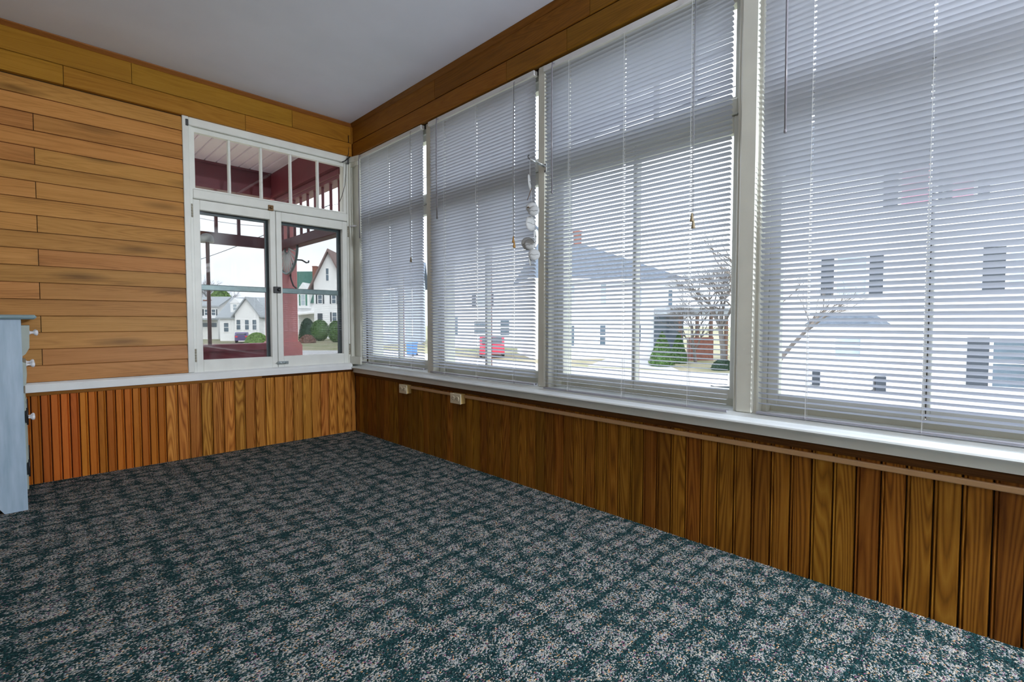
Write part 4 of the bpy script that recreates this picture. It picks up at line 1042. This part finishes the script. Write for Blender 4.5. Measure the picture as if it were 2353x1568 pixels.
bare_tree('bare_tree', 'pale bare tree rising behind the dormered house in the left casement', gb(520, 95), 14.5, 0.7, 12, 'bark_far', levels=5, r0=0.26, nb=4)
bare_tree('bare_tree', 'pale bare tree above the left end of the far street', gb(480, 100), 11.0, 0.75, 14, 'bark_far', levels=5, r0=0.24, nb=4)
def shrub(name, label, base, rx, ry, hgt, mat, seed, shape='ball', n=1500, leaf=0.10, group=None):
    rg = random.Random(seed)
    root = empty(name, base); tag(root, label, 'bush', group)
    core = MB()
    def prof(t):
        if shape == 'cone': return max(0.02, (1-t)**0.8*1.0) if t > 0.08 else 0.8+t*2
        if shape == 'dome': return math.sqrt(max(0, 1-t*t))
        return math.sqrt(max(0.0, 1-(2*t-1)**2))
    pr = [(max(0.01, prof(i/10)*0.9), i/10) for i in range(11)]
    vv = []; ff = []; N = 14
    for r_, t in pr:
        for q in range(N):
            an = 2*math.pi*q/N; w = 1+rg.uniform(-.05, .05)
            vv.append((math.cos(an)*r_*rx*w, math.sin(an)*r_*ry*w, t*hgt*0.96))
    for i in range(10):
        for q in range(N): ff.append((i*N+q, i*N+(q+1) % N, (i+1)*N+(q+1) % N, (i+1)*N+q))
    o = core.add(vv, ff, True).build('foliage_core', M[mat]); o.parent = root
    lv = MB()
    for i in range(n):
        t = rg.random()**0.8; an = rg.uniform(0, 6.283); r_ = prof(t)*(0.92+rg.uniform(-.06, .1))
        c = Vector((math.cos(an)*r_*rx, math.sin(an)*r_*ry, t*hgt))
        a = Vector((rg.gauss(0, 1), rg.gauss(0, 1), rg.gauss(0, 1))).normalized()*leaf; b = Vector((rg.gauss(0, 1), rg.gauss(0, 1), rg.gauss(0, 1))).normalized()*leaf*.6
        lv.add([c-a, c+b, c+a, c-b], [(0, 1, 2, 3)])
    me = bpy.data.meshes.new('leaves'); me.from_pydata(lv.v, [], lv.f); me.materials.append(M[mat])
    o = link('leaves', me, root); o['kind'] = 'stuff'
    return root
GB = 'clipped bushes across the street'
shrub('round_bush', 'large bright green egg-shaped bush in the middle of the right casement', gb(735, 64), 1.15, 1.15, 2.75, 'leaf', 1, group=GB)
shrub('round_bush', 'dark green bush left of the egg-shaped bush, behind the white porch posts', gb(706, 68), 1.15, 1.15, 3.0, 'leaf_dark', 2, 'dome', group=GB)
shrub('round_bush', 'dark green rounded bush at the right edge of the right casement', gb(770, 60), 0.85, 0.85, 2.6, 'leaf', 3, group=GB)
shrub('brown_bush', 'low brown winter bush in front of the dark green bush', gb(706, 58), 0.95, 0.8, 0.95, 'leaf_brown', 4, 'dome', group=GB)
shrub('low_shrub', 'bright yellow-green low shrub in the left casement', gb(589, 56), 1.25, 1.0, 1.25, 'leaf_bright', 5, 'dome', group=GB)
shrub('evergreen_tree', 'hazy green evergreen behind the houses in the left casement', gb(508, 88), 3.0, 2.0, 8.3, 'leaf_bright', 6, 'dome', n=2500, leaf=0.25)
shrub('conical_bush', 'larger cone-shaped green bush by the brick porch wall', gb(1522, 28), 0.85, 0.8, 1.95, 'leaf', 7, 'cone', n=2500, leaf=0.06)
shrub('conical_bush', 'smaller cone-shaped green bush touching the brick porch wall', gb(1560, 30.0), 0.62, 0.6, 1.85, 'leaf', 8, 'cone', n=2500, leaf=0.06)
iv = shrub('ivy', '', (0, 0, 0), 0.18, 0.18, 2.6, 'leaf_dark', 9, 'ball', n=900, leaf=0.05)
for o in list(iv.children): o.parent = ivy_host; o.name = 'ivy_stem' if 'core' in o.name else 'ivy_leaves'
bpy.data.objects.remove(iv)
shrub('dark_hedge', 'dark low hedge beside the brown porch posts', gb(1662, 26), 0.9, 0.5, 0.55, 'leaf_dark', 10, 'dome', n=900, leaf=0.05)

# ---- vehicles and small things in the street
def car(name, label, base, rz, mat, Ln=4.3, Wd=1.75, Hh=1.5):
    root = empty(name, base, rz); tag(root, label, 'car', 'parked cars')
    def pc(mb, nm, mt, par=None):
        o = mb.build(nm, M[mt]); o.parent = par or root; return o
    a = Ln/2
    side_ = [(-a, 0.28), (a, 0.28), (a, 0.72), (a-0.15, 0.88), (a-1.05, 0.95), (a-1.75, Hh-0.04), (-a+0.75, Hh), (-a+0.22, 0.98), (-a, 0.90)]
    pc(MB().prism(side_, 1, -Wd/2+0.02, Wd/2-0.02), 'car_body', mat)
    pc(MB().prism([(-a+0.70, Hh-0.10), (-a+0.20, 1.0), (-a+0.16, 1.0), (-a+0.66, Hh-0.08)], 1, -Wd/2+0.18, Wd/2-0.18), 'rear_window', 'car_glass')
    pc(MB().prism([(a-1.08, 0.98), (a-1.72, Hh-0.09), (a-1.68, Hh-0.06), (a-1.03, 0.99)], 1, -Wd/2+0.15, Wd/2-0.15), 'windscreen', 'car_glass')
    for s in (-1, 1):
        pc(MB().prism([(-a+0.45, 1.0), (a-1.25, 1.0), (a-1.80, Hh-0.12), (-a+0.80, Hh-0.10)], 1, s*(Wd/2-0.03), s*(Wd/2-0.005)), 'side_window', 'car_glass')
        pc(MB().box(-a-0.02, -a+0.08, s*(Wd/2-0.32), s*(Wd/2-0.06), 0.66, 0.84), 'tail_lamp', 'lampred')
        for xx_ in (-a+0.75, a-0.80):
            pc(MB().lathe([(0.20, 0), (0.31, 0.02), (0.32, 0.10), (0.31, 0.19), (0.18, 0.21)], (xx_, s*(Wd/2-0.20), 0.32), (0, s, 0), 14), 'wheel', 'rubber')
    return root
q = gb(1130, 36)
car('parked_car', 'bright red car parked in front of the tall white house, behind the second blind', (q[0], q[1], GZ+0.013), R(48), 'car_red')
q = gb(556, 59)
car('parked_car', 'small dark violet car in the street of the left casement', (q[0], q[1], GZ+0.013), R(70), 'car_purple', Ln=3.2, Wd=1.4, Hh=1.25)
q = gb(946, 36)
rb = empty('recycling_bin', (q[0], q[1], GZ), R(20)); tag(rb, 'bright blue bin by the street behind the blind nearest the corner', 'bin')
o = MB().prism([(-0.25, 0.08), (0.25, 0.08), (0.31, 0.95), (-0.31, 0.95)], 1, -0.27, 0.27).build('bin_body', M['blue_plastic']); o.parent = rb
o = MB().box(-0.34, 0.34, -0.31, 0.31, 0.95, 1.02, 0.02).build('bin_lid', M['blue_plastic']); o.parent = rb
for s in (-1, 1):
    o = MB().lathe([(0.10, 0), (0.10, 0.05)], (s*0.24, -0.30, 0.10), (0, 1, 0), 10).build('wheel', M['rubber']); o.parent = rb
q = at(1658, 886, 15.0)
gbx = empty('utility_box', (q.x, q.y, GZ), R(-45)); tag(gbx, 'small dark box with a rounded white lid low behind the third blind, by the pillar', 'box')
zt = q.z-GZ
o = MB().box(-0.26, 0.26, -0.20, 0.20, 0.0, zt, 0.02).build('box_body', M['car_glass']); o.parent = gbx
o = MB().prism([(-0.29, zt), (0.29, zt), (0.27, zt+0.12), (0.18, zt+0.17), (-0.18, zt+0.17), (-0.27, zt+0.12)], 1, -0.22, 0.22).build('box_lid', M['house_trim']); o.parent = gbx

# ---- utility wires
def wire(label, a, b, sag, r=0.010):
    pts = []
    for i in range(15):
        t = i/14; p = a.lerp(b, t); p.z -= sag*4*t*(1-t); pts.append(p)
    mb = MB().tube(pts, r, 5)
    tag(mb.build('utility_wire', M['black'], loc=pts[7]), label, 'wire', 'overhead wires over the street')
wire('overhead wire sloping down to the left in the upper left casement', at(400, 614, 22), at(760, 470, 14), 0.15, 0.012)
wire('overhead wire crossing high behind the right transom panes', at(690, 480, 20), at(1010, 395, 13), 0.2, 0.010)
wire('overhead wire sloping down to the right across the left casement', at(430, 495, 24), at(700, 520, 22), 0.2, 0.010)
wire('overhead wire crossing behind the upper parts of the blinds', at(960, 405, 18), at(1740, 180, 10), 0.25, 0.010)
